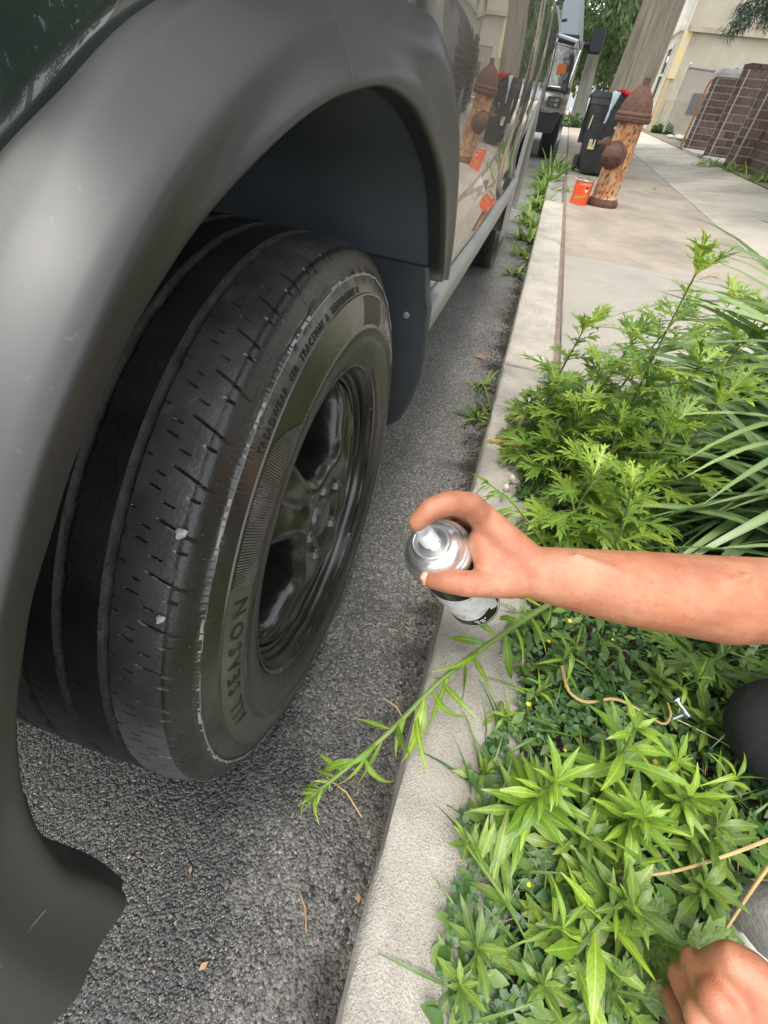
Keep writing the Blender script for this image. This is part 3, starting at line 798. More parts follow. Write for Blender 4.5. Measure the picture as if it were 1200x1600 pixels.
# ---- rim
b = MB()
b.lathe([(.205,-.02),(.2095,-.010),(.2115,-.002),(.2135,.0015),(.2155,.0030),(.2172,.0032),(.2180,.0020),(.2180,-.002)][::-1], 160, axis='X')
wpart('rim_lip', b, 'rim_lip', auto=60)
b = MB()
b.lathe([(.211,-.002),(.206,-.0075),(.2035,-.012),(.2030,-.018),(.1985,-.021),(.1975,-.026),(.1930,-.028),(.1920,-.034),(.186,-.037),(.182,-.045),(.178,-.07),(.176,-.15)], 160, axis='X')
wpart('rim_barrel', b, 'rim_black', auto=50)
NTh, NRr = 560, 92
rsr = np.linspace(.030, .1865, NRr); win = [86, -4, -94, 176]
rows = []; dmap = []
for i in range(NTh):
    a = 2*math.pi*i/NTh; row = []; dr = []
    for r in rsr:
        deg = math.degrees(a)
        da = min(abs((deg - wv + 180) % 360 - 180) for wv in win)
        sp_ = 45 - da                                   # angle from spoke centre
        # window sdf
        hw = 0.062 * (r / .14) ** 1.15
        lx = rad(da) * r
        ly = r - .138
        qx, qy = max(abs(lx) - (hw - .022), 0), max(abs(ly) - (.042 - .022), 0)
        dwin = math.hypot(qx, qy) - .022 + min(max(abs(lx) - (hw - .022), abs(ly) - .020), 0)
        u = -.012 + .010 * math.exp(-((r - .085) / .035) ** 2) - .012 * max(0, (r - .13) / .055) ** 2
        if dwin < 0: u -= min(1, -dwin/.004) * .045
        if r < .06: u -= .010 * (1 - (r - .03) / .03) ** 1.0
        qq = max(0.0, 1 - max(dwin, 0) / .017)
        u -= .017 * (1 - math.sqrt(max(0.0, 1 - qq*qq)))
        u += .0025 * math.exp(-((dwin - .016) / .009) ** 2)
        gl = rad(sp_) * r
        u -= .0045 * math.exp(-(gl / .011) ** 2) * max(0, min(1, (r - .085) / .02)) * max(0, min(1, (.180 - r) / .015))
        row.append((u, r * math.cos(a), r * math.sin(a))); dr.append(dwin)
    rows.append(row); dmap.append(dr)
b = MB(); b.grid(rows, closed_u=True)
spk = wpart('spokes', b, 'rim_black', auto=60)
at_ = spk.data.attributes.new('opening', 'FLOAT', 'POINT')
at_.data.foreach_set('value', np.clip(.5 - np.array(dmap).ravel() / .006, 0, 1).astype(np.float32))
msp = MATS['rim_black'].copy(); msp.name = 'rim_black_spokes'; spk.data.materials[0] = msp
n_, l_ = msp.node_tree.nodes, msp.node_tree.links; pb = next(q for q in n_ if q.type == 'BSDF_PRINCIPLED')
an = n_.new('ShaderNodeAttribute'); an.attribute_name = 'opening'
inv = n_.new('ShaderNodeMath'); inv.operation = 'SUBTRACT'; inv.inputs[0].default_value = 1; l_.new(an.outputs['Fac'], inv.inputs[1])
for sock, v_ in (('Coat Weight', .7), ('Specular IOR Level', .4)):
    mm_ = n_.new('ShaderNodeMath'); mm_.operation = 'MULTIPLY'; mm_.inputs[1].default_value = v_; l_.new(inv.outputs[0], mm_.inputs[0]); l_.new(mm_.outputs[0], pb.inputs[sock])
b = MB(); b.lathe([(0,-.004),(.014,-.0035),(.024,-.005),(.029,-.009),(.031,-.016),(.033,-.026)][::-1], 40, axis='X'); wpart('hub_cap', b, 'hub_metal', auto=40)
for k in range(5):
    a = rad(20 + 72*k)
    b = MB(); M = Matrix.Translation((0, .056*math.cos(a), .056*math.sin(a)))
    b.lathe([(.0105,-.03),(.0105,-.008),(.009,-.003),(.006,.0),(0,.001)][::-1], 6, M, axis='X'); wpart('lug_nut', b, 'hub_metal', auto=30)
b = MB(); b.lathe([(.05,-.055),(.135,-.055),(.135,-.075),(.05,-.075)], 64, axis='X'); wpart('brake_disc', b, 'rust_disc', auto=30)
b = MB(); b.lathe([(.001,-.10),(.176,-.11)], 48, axis='X'); wpart('backing_plate', b, 'trim_black')
# rear wheel and a plain pair on the road side
low = tyre_mesh(False)
rb = MB(); rb.lathe([(.001,-.012),(.05,-.010),(.09,-.015),(.16,-.03),(.19,-.02),(.206,-.008),(.215,.002),(.217,-.002)], 48, axis='X')
def plain_wheel(loc, flip=False):
    e = bpy.data.objects.new('wheel', None); COL.objects.link(e); e.parent = CAR
    e.matrix_parent_inverse = Matrix.Translation(-Vector(CAR.location)); e.location = loc
    if flip: e.rotation_euler = (0, 0, math.pi)
    o = bpy.data.objects.new('tyre', low); COL.objects.link(o); o.parent = e
    return e
e = plain_wheel(RW + Vector((-.012, 0, .004))); rim0 = rb.build('rim', 'rim_black', e)
for loc in ((-1.78, .403, .338), (-1.78, 3.16, .338)):
    e2 = plain_wheel(Vector(loc), True); o = rim0.copy(); COL.objects.link(o); o.parent = e2
# ================================================================== BACKGROUND THINGS
mat('rust_brown', (0.115, 0.055, 0.036), (0.075, 0.036, 0.025), 26, 0.85, 0.5, 90, speck=((0.17, 0.09, 0.06), 60, 0.6, 0.6))
mat('rust_peel', (0.50, 0.205, 0.07), (0.60, 0.39, 0.21), 18, 0.85, 0.8, 70, stretch=(1, 1, 0.42), speck=((0.12, 0.05, 0.032), 70, 0.53, 0.9), stain=(7, 0.74), lo=.42, hi=.58)
mat('tin_red', (0.72, 0.085, 0.022), None, rough=0.35)
mat('tin_metal', (0.65, 0.64, 0.6), None, rough=0.3, metallic=0.9)
mat('tin_yellow', (0.62, 0.40, 0.05), None, rough=0.4)
mat('tin_green', (0.16, 0.26, 0.03), None, rough=0.4)
mat('tin_cream', (0.70, 0.55, 0.40), None, rough=0.4)
mat('bin_black', (0.020, 0.021, 0.022), (0.032, 0.033, 0.034), 8, 0.5, 0.05, 120, rvar=0.1)
mat('sticker', (0.62, 0.52, 0.30), (0.5, 0.42, 0.25), 30, 0.6)
mat('bag_red', (0.65, 0.02, 0.04), None, rough=0.3, trans=0.25)
mat('bag_blue', (0.60, 0.72, 0.76), None, rough=0.25, trans=0.3)
mat('bark', (0.37, 0.32, 0.235), (0.19, 0.16, 0.12), 26, 0.95, 1.0, 60, stretch=(1, 1, 0.07), detail=8)
mat('bark_far', (0.24, 0.23, 0.19), (0.15, 0.145, 0.12), 7, 0.95, 0.6, 20, stretch=(1, 1, 0.2))
mat('foliage', (0.075, 0.135, 0.035), (0.045, 0.09, 0.025), 2, 0.55, trans=0.3, island=0.45)
mat('foliage_far', (0.10, 0.16, 0.055), (0.065, 0.115, 0.04), 2, 0.55, trans=0.3, island=0.4)
mat('needles', (0.045, 0.085, 0.055), (0.03, 0.06, 0.04), 3, 0.6, trans=0.15, island=0.4)
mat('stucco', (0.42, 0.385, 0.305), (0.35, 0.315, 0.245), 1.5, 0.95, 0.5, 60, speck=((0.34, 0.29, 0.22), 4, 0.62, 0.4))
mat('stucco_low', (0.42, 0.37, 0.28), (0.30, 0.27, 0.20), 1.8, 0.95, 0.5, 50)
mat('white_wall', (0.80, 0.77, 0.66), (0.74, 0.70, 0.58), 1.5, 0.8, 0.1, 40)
mat('yellow_trim', (0.50, 0.32, 0.12), (0.44, 0.37, 0.24), 5, 0.8, 0.2)
mat('yellow_pale', (0.64, 0.49, 0.19), (0.52, 0.46, 0.34), 4, 0.85)
mat('window_dark', (0.05, 0.055, 0.055), None, rough=0.1, spec=0.6)
mat('brick', (0.155, 0.10, 0.082), (0.095, 0.063, 0.055), 9, 0.95, 0.6, 60, objrand=0.45)
mat('mortar', (0.44, 0.375, 0.32), (0.32, 0.27, 0.23), 12, 0.95, 0.4, 80)
mat('cap_stone', (0.48, 0.46, 0.42), (0.36, 0.34, 0.31), 12, 0.95, 0.8, 40)
mat('galv', (0.42, 0.43, 0.43), (0.30, 0.31, 0.31), 20, 0.45, metallic=0.5)
mat('wire_dark', (0.12, 0.12, 0.12), None, rough=0.5)
mat('orange_pipe', (0.50, 0.24, 0.10), (0.35, 0.16, 0.07), 20, 0.8)
mat('truck_black', (0.012, 0.012, 0.014), None, rough=0.3, coat=1.0, coat_rough=0.02)
mat('truck_plastic', (0.018, 0.018, 0.019), (0.028, 0.028, 0.03), 20, 0.55)
mat('tyre_plain', (0.016, 0.016, 0.017), (0.026, 0.026, 0.026), 20, 0.7, 0.3, 100)
mat('chrome', (0.62, 0.61, 0.58), None, rough=0.12, metallic=1.0)
mat('bumper_tan', (0.50, 0.47, 0.41), None, rough=0.18, metallic=0.8)
mat('lens_clear', (0.52, 0.52, 0.49), (0.20, 0.19, 0.18), 22, 0.12, spec=0.6, coat=.5)
mat('lens_amber', (0.42, 0.12, 0.03), None, rough=0.15)
mat('windscreen_glass', (0.11, 0.16, 0.155), None, rough=0.04, spec=0.9)
mat('dry_stem', (0.50, 0.34, 0.17), (0.42, 0.27, 0.12), 30, 0.8)
mat('house_grey', (0.38, 0.40, 0.42), None, rough=0.9)

# ---- fire hydrant
HB = at(939, 321, z=KT)
HY = empty('fire_hydrant', HB, 'rusty brown capped fire hydrant with peeling orange barrel on the sidewalk', 'fire hydrant')
def hpart(name, mb, m, **k): return mb.build(name, m, HY, **k)
HS = 0.83 / 0.80
lean = Matrix.Rotation(rad(0.0), 4, 'Y')
b = MB()
def wob_r(a, r, h): return 1 + 0.012 * math.sin(3 * a + 9 * h) + 0.008 * math.sin(11 * a + 31 * h)
hh = [(.116, 0.055), (.109, .075)] + [(.107 - .006 * k / 24, .08 + .50 * k / 24) for k in range(25)] + [(.101, .588)]
b.lathe(hh, 44, lean, rfun=wob_r); hpart('barrel', b, 'rust_peel', auto=50)
b = MB(); b.lathe([(.0, 0), (.135, 0), (.137, .02), (.133, .036), (.124, .046), (.118, .058), (.10, .062)], 40, lean, rfun=lambda a, r, h: 1 + .02*math.sin(5*a + 1)); hpart('base_flange', b, 'rust_brown', auto=40)
b = MB(); b.lathe([(.10, .575), (.132, .572), (.142, .580), (.144, .600), (.138, .606), (.140, .622), (.132, .634), (.124, .640)], 48, lean); hpart('collar', b, 'rust_brown', auto=35)
b = MB(); b.lathe([(.126, .638), (.124, .650), (.117, .672), (.107, .700), (.092, .728), (.074, .752), (.056, .770), (.045, .776), (.041, .785), (.034, .792), (.0, .796)], 96, lean,
                  rfun=lambda a, r, h: 1 + (.028 * math.copysign(abs(math.cos(11*a)) ** .6, math.cos(11*a)) if r > .05 and h > .645 else 0)); hpart('bonnet', b, 'rust_brown', auto=60)
b = MB(); b.lathe([(.030, .788), (.026, .800), (.026, .835), (.020, .840), (.0, .841)], 5, lean); hpart('operating_nut', b, 'rust_brown', auto=30)
# hose outlet towards the street / camera side
for (ang, zz_, r0, L_, nm) in ((-122, .36, .080, .065, 'steamer_outlet'), (150, .42, .05, .05, 'hose_outlet')):
    M = Matrix.Translation((0, 0, zz_)) @ Matrix.Rotation(rad(ang), 4, 'Z') @ Matrix.Rotation(rad(90), 4, 'Y')
    b = MB(); b.lathe([(r0*1.15, .06), (r0*1.22, .10), (r0*1.22, .118), (r0, .122), (r0*.98, .10 + L_*.5), (r0*.9, .10 + L_)], 32, M); o = hpart(nm, b, 'rust_brown', auto=35)
    b = MB(); b.lathe([(r0*.9, .10 + L_*.4), (r0*.90, .11 + L_*.8), (r0*.72, .13 + L_), (r0*.45, .145 + L_), (0, .15 + L_)], 24, M, rfun=lambda a, r, h: 1 + .05*math.cos(8*a)); b2 = b
    c = b.build('outlet_cap', 'rust_brown', o, auto=35)
    b = MB(); b.lathe([(.020, .145 + L_), (.018, .175 + L_), (0, .176 + L_)], 5, M); b.build('cap_nut', 'rust_brown', c if False else o, auto=30)

# ---- food tin
TB = at(903, 318, z=KT)
TIN = empty('food_tin', TB, 'open orange red food tin standing beside the hydrant foot', 'tin can')
b = MB(); b.lathe([(.0, .0), (.076, .0), (.079, .004), (.079, .008), (.0765, .010), (.0765, .168), (.079, .171), (.0795, .175), (.078, .178), (.0745, .177)], 48)
b.lathe([(.0745, .177), (.0745, .02), (0, .02)], 48, mi=1)
b.build('tin_body', ['tin_red', 'tin_metal'], TIN, auto=35)
b = MB(); b.lathe([(.0775, .168), (.0800, .172), (.0803, .176), (.0785, .1795), (.0745, .179)], 48); b.build('rim', 'tin_metal', TIN, auto=50)
cdir = math.atan2(CAMP.y - TB.y, CAMP.x - TB.x)
def wrap_text(txt, size, r, a0, z0, m, parent, name, tilt=0.0, ext=0.0003, spacing=1.0, stretch=1.0):
    vs, fs = text_mesh(txt, size, ext, 'CENTER', spacing)
    b = MB(); b.add([((r + z + ext) * math.cos(a0 + x / r), (r + z + ext) * math.sin(a0 + x / r), z0 + y * stretch + x * tilt) for x, y, z in vs], fs)
    return b.build(name, m, parent, smooth=False)
def wrap_patch(pts2, r, a0, z0, m, parent, name):
    b = MB(); n = len(pts2); c = (sum(p[0] for p in pts2)/n, sum(p[1] for p in pts2)/n)
    rows = []
    for f_ in (0.001, .35, .7, 1):
        rows.append([(r * math.cos(a0 + (c[0] + (p[0]-c[0])*f_)/r), r * math.sin(a0 + (c[0] + (p[0]-c[0])*f_)/r), z0 + c[1] + (p[1]-c[1])*f_) for p in pts2])
    b.grid(rows, closed_v=True); return b.build(name, m, parent, smooth=False)
wrap_text('LA MORENA', .021, .0766, cdir + .25, .148, 'tin_cream', TIN, 'lettering', stretch=1.0)
wrap_text('Jalapeños', .033, .0768, cdir + .10, .062, 'tin_yellow', TIN, 'lettering', tilt=0.22)
wrap_text('Jalapeños', .033, .0766, cdir + .12, .058, 'tin_green', TIN, 'lettering', tilt=0.22)
ov = lambda cx, cy, rx, ry: [(cx + rx*math.cos(2*math.pi*k/18), cy + ry*math.sin(2*math.pi*k/18)) for k in range(18)]
wrap_patch(ov(.030, .112, .015, .021), .0767, cdir + .1, 0, 'tin_cream', TIN, 'printed_oval')
wrap_patch(ov(.030, .123, .012, .009), .0769, cdir + .1, 0, 'trim_black', TIN, 'printed_oval')

# ---- wheelie bins
def bin_(loc, rot, label, s=1.0):
    e = empty('wheelie_bin', loc, label, 'bin', 'black bins waiting on the sidewalk'); e.rotation_euler = (0, 0, rot)
    b = MB(); rows = []
    H_ = .74 * s
    for (z, wx, wy, wall) in ((0.03, .150, .165, 0), (.05, .160, .175, 0), (H_*.85, .205, .235, 0), (H_*.86, .214, .244, 0), (H_*.93, .214, .244, 0), (H_*.94, .222, .252, 0), (H_, .222, .252, 0), (H_, .205, .235, 0), (H_*.5, .18, .2, 0), (H_*.4, .05, .05, 0)):
        ring = []
        for (cx, cy, a0) in ((1, 1, 0), (-1, 1, 90), (-1, -1, 180), (1, -1, 270)):
            for k in range(5):
                a = rad(a0 + 90*k/4); rr_ = .035
                ring.append((cx*(wx - rr_) + rr_*math.cos(a), cy*(wy - rr_) + rr_*math.sin(a), z))
        rows.append(ring)
    b.grid(rows, closed_v=True); o0 = 0; b.f.append(tuple(range(20))[::-1]); b.m.append(0)
    b.build('bin_body', 'bin_black', e, auto=35)
    b = MB()
    for sx in (-.12, -.04, .04, .12):
        b.add([(sx-.012, -.172, .06), (sx+.012, -.172, .06), (sx*1.2+.012, -.2385, H_*.84), (sx*1.2-.012, -.2385, H_*.84), (sx-.008, -.185, .06), (sx+.008, -.185, .06), (sx*1.2+.008, -.250, H_*.84), (sx*1.2-.008, -.250, H_*.84)],
              [(4,5,6,7), (0,4,7,3), (5,1,2,6), (3,7,6,2), (0,1,5,4)])
    b.build('rib', 'bin_black', e, smooth=False)
    b = MB(); b.tube([(-.19, .22, H_*.95), (-.19, .30, H_*1.0), (.19, .30, H_*1.0), (.19, .22, H_*.95)], .013, 8); b.build('handle', 'bin_black', e)
    b = MB(); rows = []
    for k in range(9):        # lid swung open, hanging down behind
        t = k/8; rows.append([(x_, .262 + .035*math.sin(t*3), H_*.99 - t*H_*.62) for x_ in np.linspace(-.215, .215, 6)] )
    b.grid(rows); rows2 = [[(p[0], p[1] + .012, p[2]) for p in r] for r in rows]; b.grid(rows2)
    b.build('lid', 'bin_black', e)
    for sx in (-.19, .19):
        b = MB(); b.lathe([(0, -.02), (.075, -.02), (.085, -.012), (.085, .012), (.075, .02), (0, .02)], 20, Matrix.Translation((sx, .16, .085)), axis='X'); b.build('wheel', 'tyre_plain', e, auto=30)
    return e
B1 = at(905, 274, z=KT); 
bn = bin_(Vector((0.50, 7.55, KT)), rad(10), 'black wheelie bin behind the hydrant with blue and red bags over its rim', 1.02)
bn2 = bin_(Vector((0.62, 8.35, KT)), rad(-4), 'second black wheelie bin farther back, almost hidden behind the first one', 1.0)
# printed things on the first bin
Mb = Matrix.Translation((-.150, -.2100, .30)) @ Matrix.Rotation(rad(84), 4, 'X')
b = MB(); b.box((-.030, -.045, 0), (.045, .045, .003), M=Mb); b.build('sticker', 'sticker', bn, smooth=False)
vs, fs = text_mesh('1E', .062, .0006); b = MB(); b.add([Mb @ Vector((p[0] + .006, p[1], p[2] + .0042)) for p in vs], fs); b.build('lettering', 'trim_black', bn, smooth=False)
# side sticker (oval) facing the street
Ms = Matrix.Translation((-.2055, -.09, .49)) @ Matrix.Rotation(rad(-86), 4, 'Y')
b = MB(); b.lathe([(0, .003), (.032, .003), (.034, .0)], 20, Ms @ Matrix.Diagonal((2.0, 1, 1, 1))); b.build('sticker', 'sticker', bn)
for q in ((.06, -.232, .47), (.12, -.225, .40)):
    b = MB(); b.lathe([(0, .003), (.012, .002), (.014, 0)], 12, Matrix.Translation(q) @ Matrix.Rotation(rad(84), 4, 'X')); b.build('bolt_head', 'galv', bn)
def bag(name, loc, rot, pts, m, label, seed, wsc=1.0):
    rr = random.Random(seed); b = MB(); rows = []
    P = catmull(pts, 14)
    for i, p in enumerate(P):
        t = i / 13; wdt = .02*wsc + .055*wsc * math.sin(math.pi * min(1, t * 1.2 + .12)) ** .7
        rows.append([p + Vector((wdt * math.cos(2*math.pi*k/14) * 1.15 + rr.uniform(-.008, .008), wdt * .55 * math.sin(2*math.pi*k/14) + rr.uniform(-.006, .006), rr.uniform(-.008, .008))) for k in range(14)])
    b.grid(rows, closed_v=True); b.f.append(tuple(range(14))); b.m.append(0); b.f.append(tuple(13*14 + k for k in range(14))[::-1]); b.m.append(0)
    o = b.build(name, m, auto=50); o.data.transform(Matrix.Rotation(rot, 4, 'Z')); o.location = loc
    tag(o, label, 'bag'); return o
bz = bn.location.z + .755
bag('plastic_bag', bn.location, rad(10), [(.00, -.20, .76), (.07, -.27, .785), (.12, -.285, .735), (.15, -.27, .69)], 'bag_red', 'red plastic bag hanging over the rim of the bin behind the hydrant', 1, 1.25)
bag('plastic_bag', bn.location, rad(10), [(-.05, -.18, .73), (-.06, -.27, .77), (-.07, -.275, .66), (-.085, -.262, .50)], 'bag_blue', 'pale blue plastic bag hanging down the corner of the bin behind the hydrant', 2, .52)
bag('plastic_bag', bn2.location, rad(-4), [(-.10, -.20, .73), (-.10, -.27, .765), (-.09, -.285, .73), (-.08, -.27, .70)], 'bag_red', 'small red plastic bag on the rim of the farther bin', 3)

# ---- trees
def leaf_cloud(name, m, parent, blobs, n, size, seed, droop=0.4, wr=.28):
    rs = np.random.RandomState(seed)
    wts = np.array([bl[3] * bl[4] * bl[5] for bl in blobs]) ** .8; wts = wts / wts.sum()
    ids = rs.choice(len(blobs), n, p=wts)
    B_ = np.array(blobs)[ids]
    d = rs.normal(size=(n, 3)); d /= np.linalg.norm(d, axis=1)[:, None]
    rr = rs.rand(n) ** .45
    c = B_[:, :3] + d * rr[:, None] * B_[:, 3:6]
    a = rs.normal(size=(n, 3)); a[:, 2] -= droop; a /= np.linalg.norm(a, axis=1)[:, None]
    t = rs.normal(size=(n, 3)); bt = np.cross(a, t); bt /= np.linalg.norm(bt, axis=1)[:, None]
    s = size * (0.6 + .8 * rs.rand(n))[:, None]
    V = np.stack([c, c + a*s*.5 + bt*s*wr, c + a*s, c + a*s*.5 - bt*s*wr], 1).reshape(-1, 3)
    F = np.arange(n*4).reshape(-1, 4)
    me = bpy.data.meshes.new(name)
    me.vertices.add(n*4); me.vertices.foreach_set('co', V.astype(np.float32).ravel())
    me.loops.add(n*4); me.loops.foreach_set('vertex_index', F.astype(np.int32).ravel())
    me.polygons.add(n); me.polygons.foreach_set('loop_start', np.arange(0, n*4, 4, dtype=np.int32))
    me.update(calc_edges=True)
    me.materials.append(MATS[m])
    o = bpy.data.objects.new(name, me); COL.objects.link(o); o.parent = parent
    o['kind'] = 'stuff'
    return o
def trunk_mb(r0, r1, h, seed, lean=(0, 0), n=28, m=40, flare=.35, rough=.05):
    rr = random.Random(seed); b = MB(); rows = []
    ph = [rr.uniform(0, 6) for _ in range(6)]
    for i in range(m):
        t = i/(m-1); z = h*t; r = (r0 + (r1-r0)*t) * (1 + flare * math.exp(-z/.25))
        rows.append([(lean[0]*t + .04*math.sin(2*t*3+ph[0]) + r*(1 + rough*math.sin(3*a + ph[1] + z) + rough*.6*math.sin(7*a + ph[2] + 1.5*z) + rough*.5*math.sin(17*a + ph[3]))*math.cos(a),
                      lean[1]*t + r*(1 + rough*math.sin(3*a + ph[1] + z) + rough*.6*math.sin(7*a + ph[2] + 1.5*z) + rough*.5*math.sin(17*a+ph[3]))*math.sin(a), z) for a in [2*math.pi*k/n for k in range(n)]])
    b.grid(rows, closed_v=True); return b
T1 = empty('street_tree', (0.765, 9.55, KT), 'thick grey brown street tree trunk rising behind the bins and hydrant', 'tree')
trunk_mb(.275, .235, 4.6, 2, (0.05, 0)).build('trunk', 'bark', T1)
rr = random.Random(5)
for k in range(7):
    a = 2*math.pi*k/7 + rr.uniform(-.3, .3); L = rr.uniform(2.2, 3.4)
    b = MB(); p0 = Vector((0.05, 0, 3.7 + rr.uniform(0, .8)))
    P = [p0, p0 + Vector((math.cos(a)*L*.4, math.sin(a)*L*.4, .9)), p0 + Vector((math.cos(a)*L, math.sin(a)*L, 1.9 + rr.uniform(-.3, .6)))]
    b.tube(catmull(P, 10), list(np.linspace(.11, .03, 10)), 8); b.build('limb', 'bark', T1)
blobs = [(math.cos(q)*rr.uniform(.5, 3.4), math.sin(q)*rr.uniform(.5, 3.4), 5.2 + rr.uniform(-1.0, 2.4), rr.uniform(.6, 1.3), rr.uniform(.6, 1.3), rr.uniform(.4, .9)) for q in [rr.uniform(0, 6.28) for _ in range(26)]]
blobs += [(rr.uniform(-5.5, .5), rr.uniform(-4.5, 3), rr.uniform(4.6, 10.5), rr.uniform(.7, 1.4), rr.uniform(.7, 1.4), rr.uniform(.5, .9)) for _ in range(34)]
leaf_cloud('crown', 'foliage', T1, blobs, 22000, .20, 1)
T2 = empty('street_tree', (0.36, 21.5, 0.10), 'slender tree farther up the street with drooping light green leaves', 'tree')
trunk_mb(.22, .15, 3.6, 3, (0.1, 0), flare=.5).build('trunk', 'bark_far', T2)
rr = random.Random(11)
blobs = [(rr.uniform(-1.6, 1.5), rr.uniform(-1.2, 1.6), rr.uniform(1.75, 4.8), rr.uniform(.35, .7), rr.uniform(.35, .7), rr.uniform(.4, .8)) for _ in range(34)]
leaf_cloud('crown', 'foliage_far', T2, blobs, 18000, .16, 4, droop=1.6, wr=.17)
# conifer by the house
T3 = empty('conifer', (3.52, 13.3, 0.235), 'dark conifer with drooping needle branches above the brick pillars', 'tree')
trunk_mb(.13, .06, 6.0, 9, (0.0, 0)).build('trunk', 'bark_far', T3)
rr = random.Random(21); bl = []
for k in range(30):
    a = rr.uniform(0, 6.28); z = 1.75 + 3.6*k/30; L = rr.uniform(.5, 1.25) * (1 - .1*k/30)
    if k < 8: a = rr.uniform(2.3, 4.2); L *= 1.15
    P = [Vector((0, 0, z + .35)), Vector((math.cos(a)*L*.5, math.sin(a)*L*.5, z + .36)), Vector((math.cos(a)*L, math.sin(a)*L, z))]
    b = MB(); b.tube(catmull(P, 7), list(np.linspace(.03, .008, 7)), 5); b.build('branch', 'bark_far', T3)
    for q in catmull(P, 9)[2:]: bl.append((q.x, q.y, q.z - .05, .17, .17, .13))
leaf_cloud('needles', 'needles', T3, bl, 30000, .13, 6, droop=1.4, wr=.045)
T4 = empty('yard_tree', (4.6, 3.6, 0.235), 'broad leafy yard tree beside the sidewalk, outside the frame, mirrored in the car paint', 'tree')
trunk_mb(.2, .14, 3.4, 12).build('trunk', 'bark_far', T4)
rr = random.Random(17)
leaf_cloud('crown', 'foliage', T4, [(rr.uniform(-2.4, 1.8), rr.uniform(-3.2, 3.2), rr.uniform(1.3, 4.6), rr.uniform(.6, 1.0), rr.uniform(.6, 1.0), rr.uniform(.5, .9)) for _ in range(40)], 15000, .18, 8)
for k, (x_, y_, s_) in enumerate(((-8.5, 7.5, 1.0), (-10.5, 15.0, 1.15))):
    T5 = empty('street_tree', (x_, y_, 0), ['nearer', 'farther'][k] + ' leafy tree across the street, only mirrored in the car hood', 'tree')
    trunk_mb(.22*s_, .15*s_, 3.0*s_, 60 + k).build('trunk', 'bark_far', T5)
    rr = random.Random(70 + k)
    leaf_cloud('crown', 'foliage', T5, [(rr.uniform(-2.6, 2.6)*s_, rr.uniform(-3.4, 3.4)*s_, rr.uniform(2.2, 8.5)*s_, rr.uniform(.6, 1.2), rr.uniform(.6, 1.2), rr.uniform(.5, .9)) for _ in range(48)], 14000, .22, 80 + k)
# garden shrubs and trees farther along, seen between the trunks and mirrored in the doors
rr = random.Random(31)
def bush(loc, blobs, n, size, m, label, seed, name='bush', cat='bush', stem=(.05, .9)):
    e = empty(name, loc, label, cat); b = MB(); b.tube([(0, 0, 0), (.03, 0, stem[1])], [stem[0], stem[0]*.6], 7); b.build('stem', 'bark_far', e)
    leaf_cloud('foliage', m, e, blobs, n, size, seed); return e
bush((1.6, 27, .1), [(rr.uniform(-1, 1), rr.uniform(-.8, .8), rr.uniform(1.0, 3.4), .6, .6, .6) for _ in range(14)], 4500, .2, 'foliage_far', 'leafy light green tree beyond the big trunk, up the street', 41, 'tree', 'tree', (.12, 1.6))
bush((-.3, 33, 0), [(rr.uniform(-1.5, 1.5), rr.uniform(-.8, .8), rr.uniform(1.6, 5), .9, .9, .8) for _ in range(16)], 4500, .28, 'foliage', 'darker green tree at the far end of the street behind the pickup', 42, 'tree', 'tree', (.16, 2))
bush((3.15, 20.6, .235), [(rr.uniform(-.25, .25), rr.uniform(-.3, .3), rr.uniform(.03, .16), .14, .14, .08) for _ in range(10)], 900, .10, 'foliage', 'low green weeds at the foot of the pale house corner', 43, 'weed_patch', 'weeds', (.01, .1))
bush((.30, 20.4, .12), [(rr.uniform(-.35, .3), rr.uniform(-.5, .3), rr.uniform(.0, .25), .15, .2, .1) for _ in range(12)], 1200, .12, 'foliage_far', 'tuft of grass around the foot of the slender far tree', 44, 'weed_patch', 'weeds', (.01, .1))

# ---- house
HX, HYY = 2.93, 22.6
HO = empty('house', (HX, HYY, .2), 'pale stucco house with white street front and yellow stained corner', 'house')
def hw(mb, name, m, **k): return part_world(mb, name, m, HO, **k)
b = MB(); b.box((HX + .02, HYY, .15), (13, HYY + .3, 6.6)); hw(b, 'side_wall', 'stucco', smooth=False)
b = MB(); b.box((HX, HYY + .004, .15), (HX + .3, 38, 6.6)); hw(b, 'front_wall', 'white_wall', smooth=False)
b = MB(); b.box((HX - .02, HYY - .03, .15), (HX + .10, HYY + .16, 2.55)); hw(b, 'corner_trim', 'yellow_trim', smooth=False)
b = MB(); b.box((HX - .035, HYY - .045, 1.55), (HX + .22, HYY + .05, 2.62)); hw(b, 'corner_patch', 'yellow_pale', smooth=False)
b = MB(); b.box((HX + .1, HYY - .10, 2.62), (13, HYY + .02, 2.74)); hw(b, 'cornice', 'stucco_low', smooth=False)
b = MB(); b.box((HX - .10, HYY + .3, 2.66), (HX + .02, 38, 2.78)); hw(b, 'cornice', 'white_wall', smooth=False)
b = MB(); b.box((HX + 1.0, HYY - .045, .75), (HX + 2.1, HYY + .02, 1.28)); hw(b, 'cellar_window', 'window_dark', smooth=False)
b = MB(); b.box((HX + .25, HYY - .03, .15), (9, HYY + .02, 1.05)); hw(b, 'plinth', 'stucco_low', smooth=False)
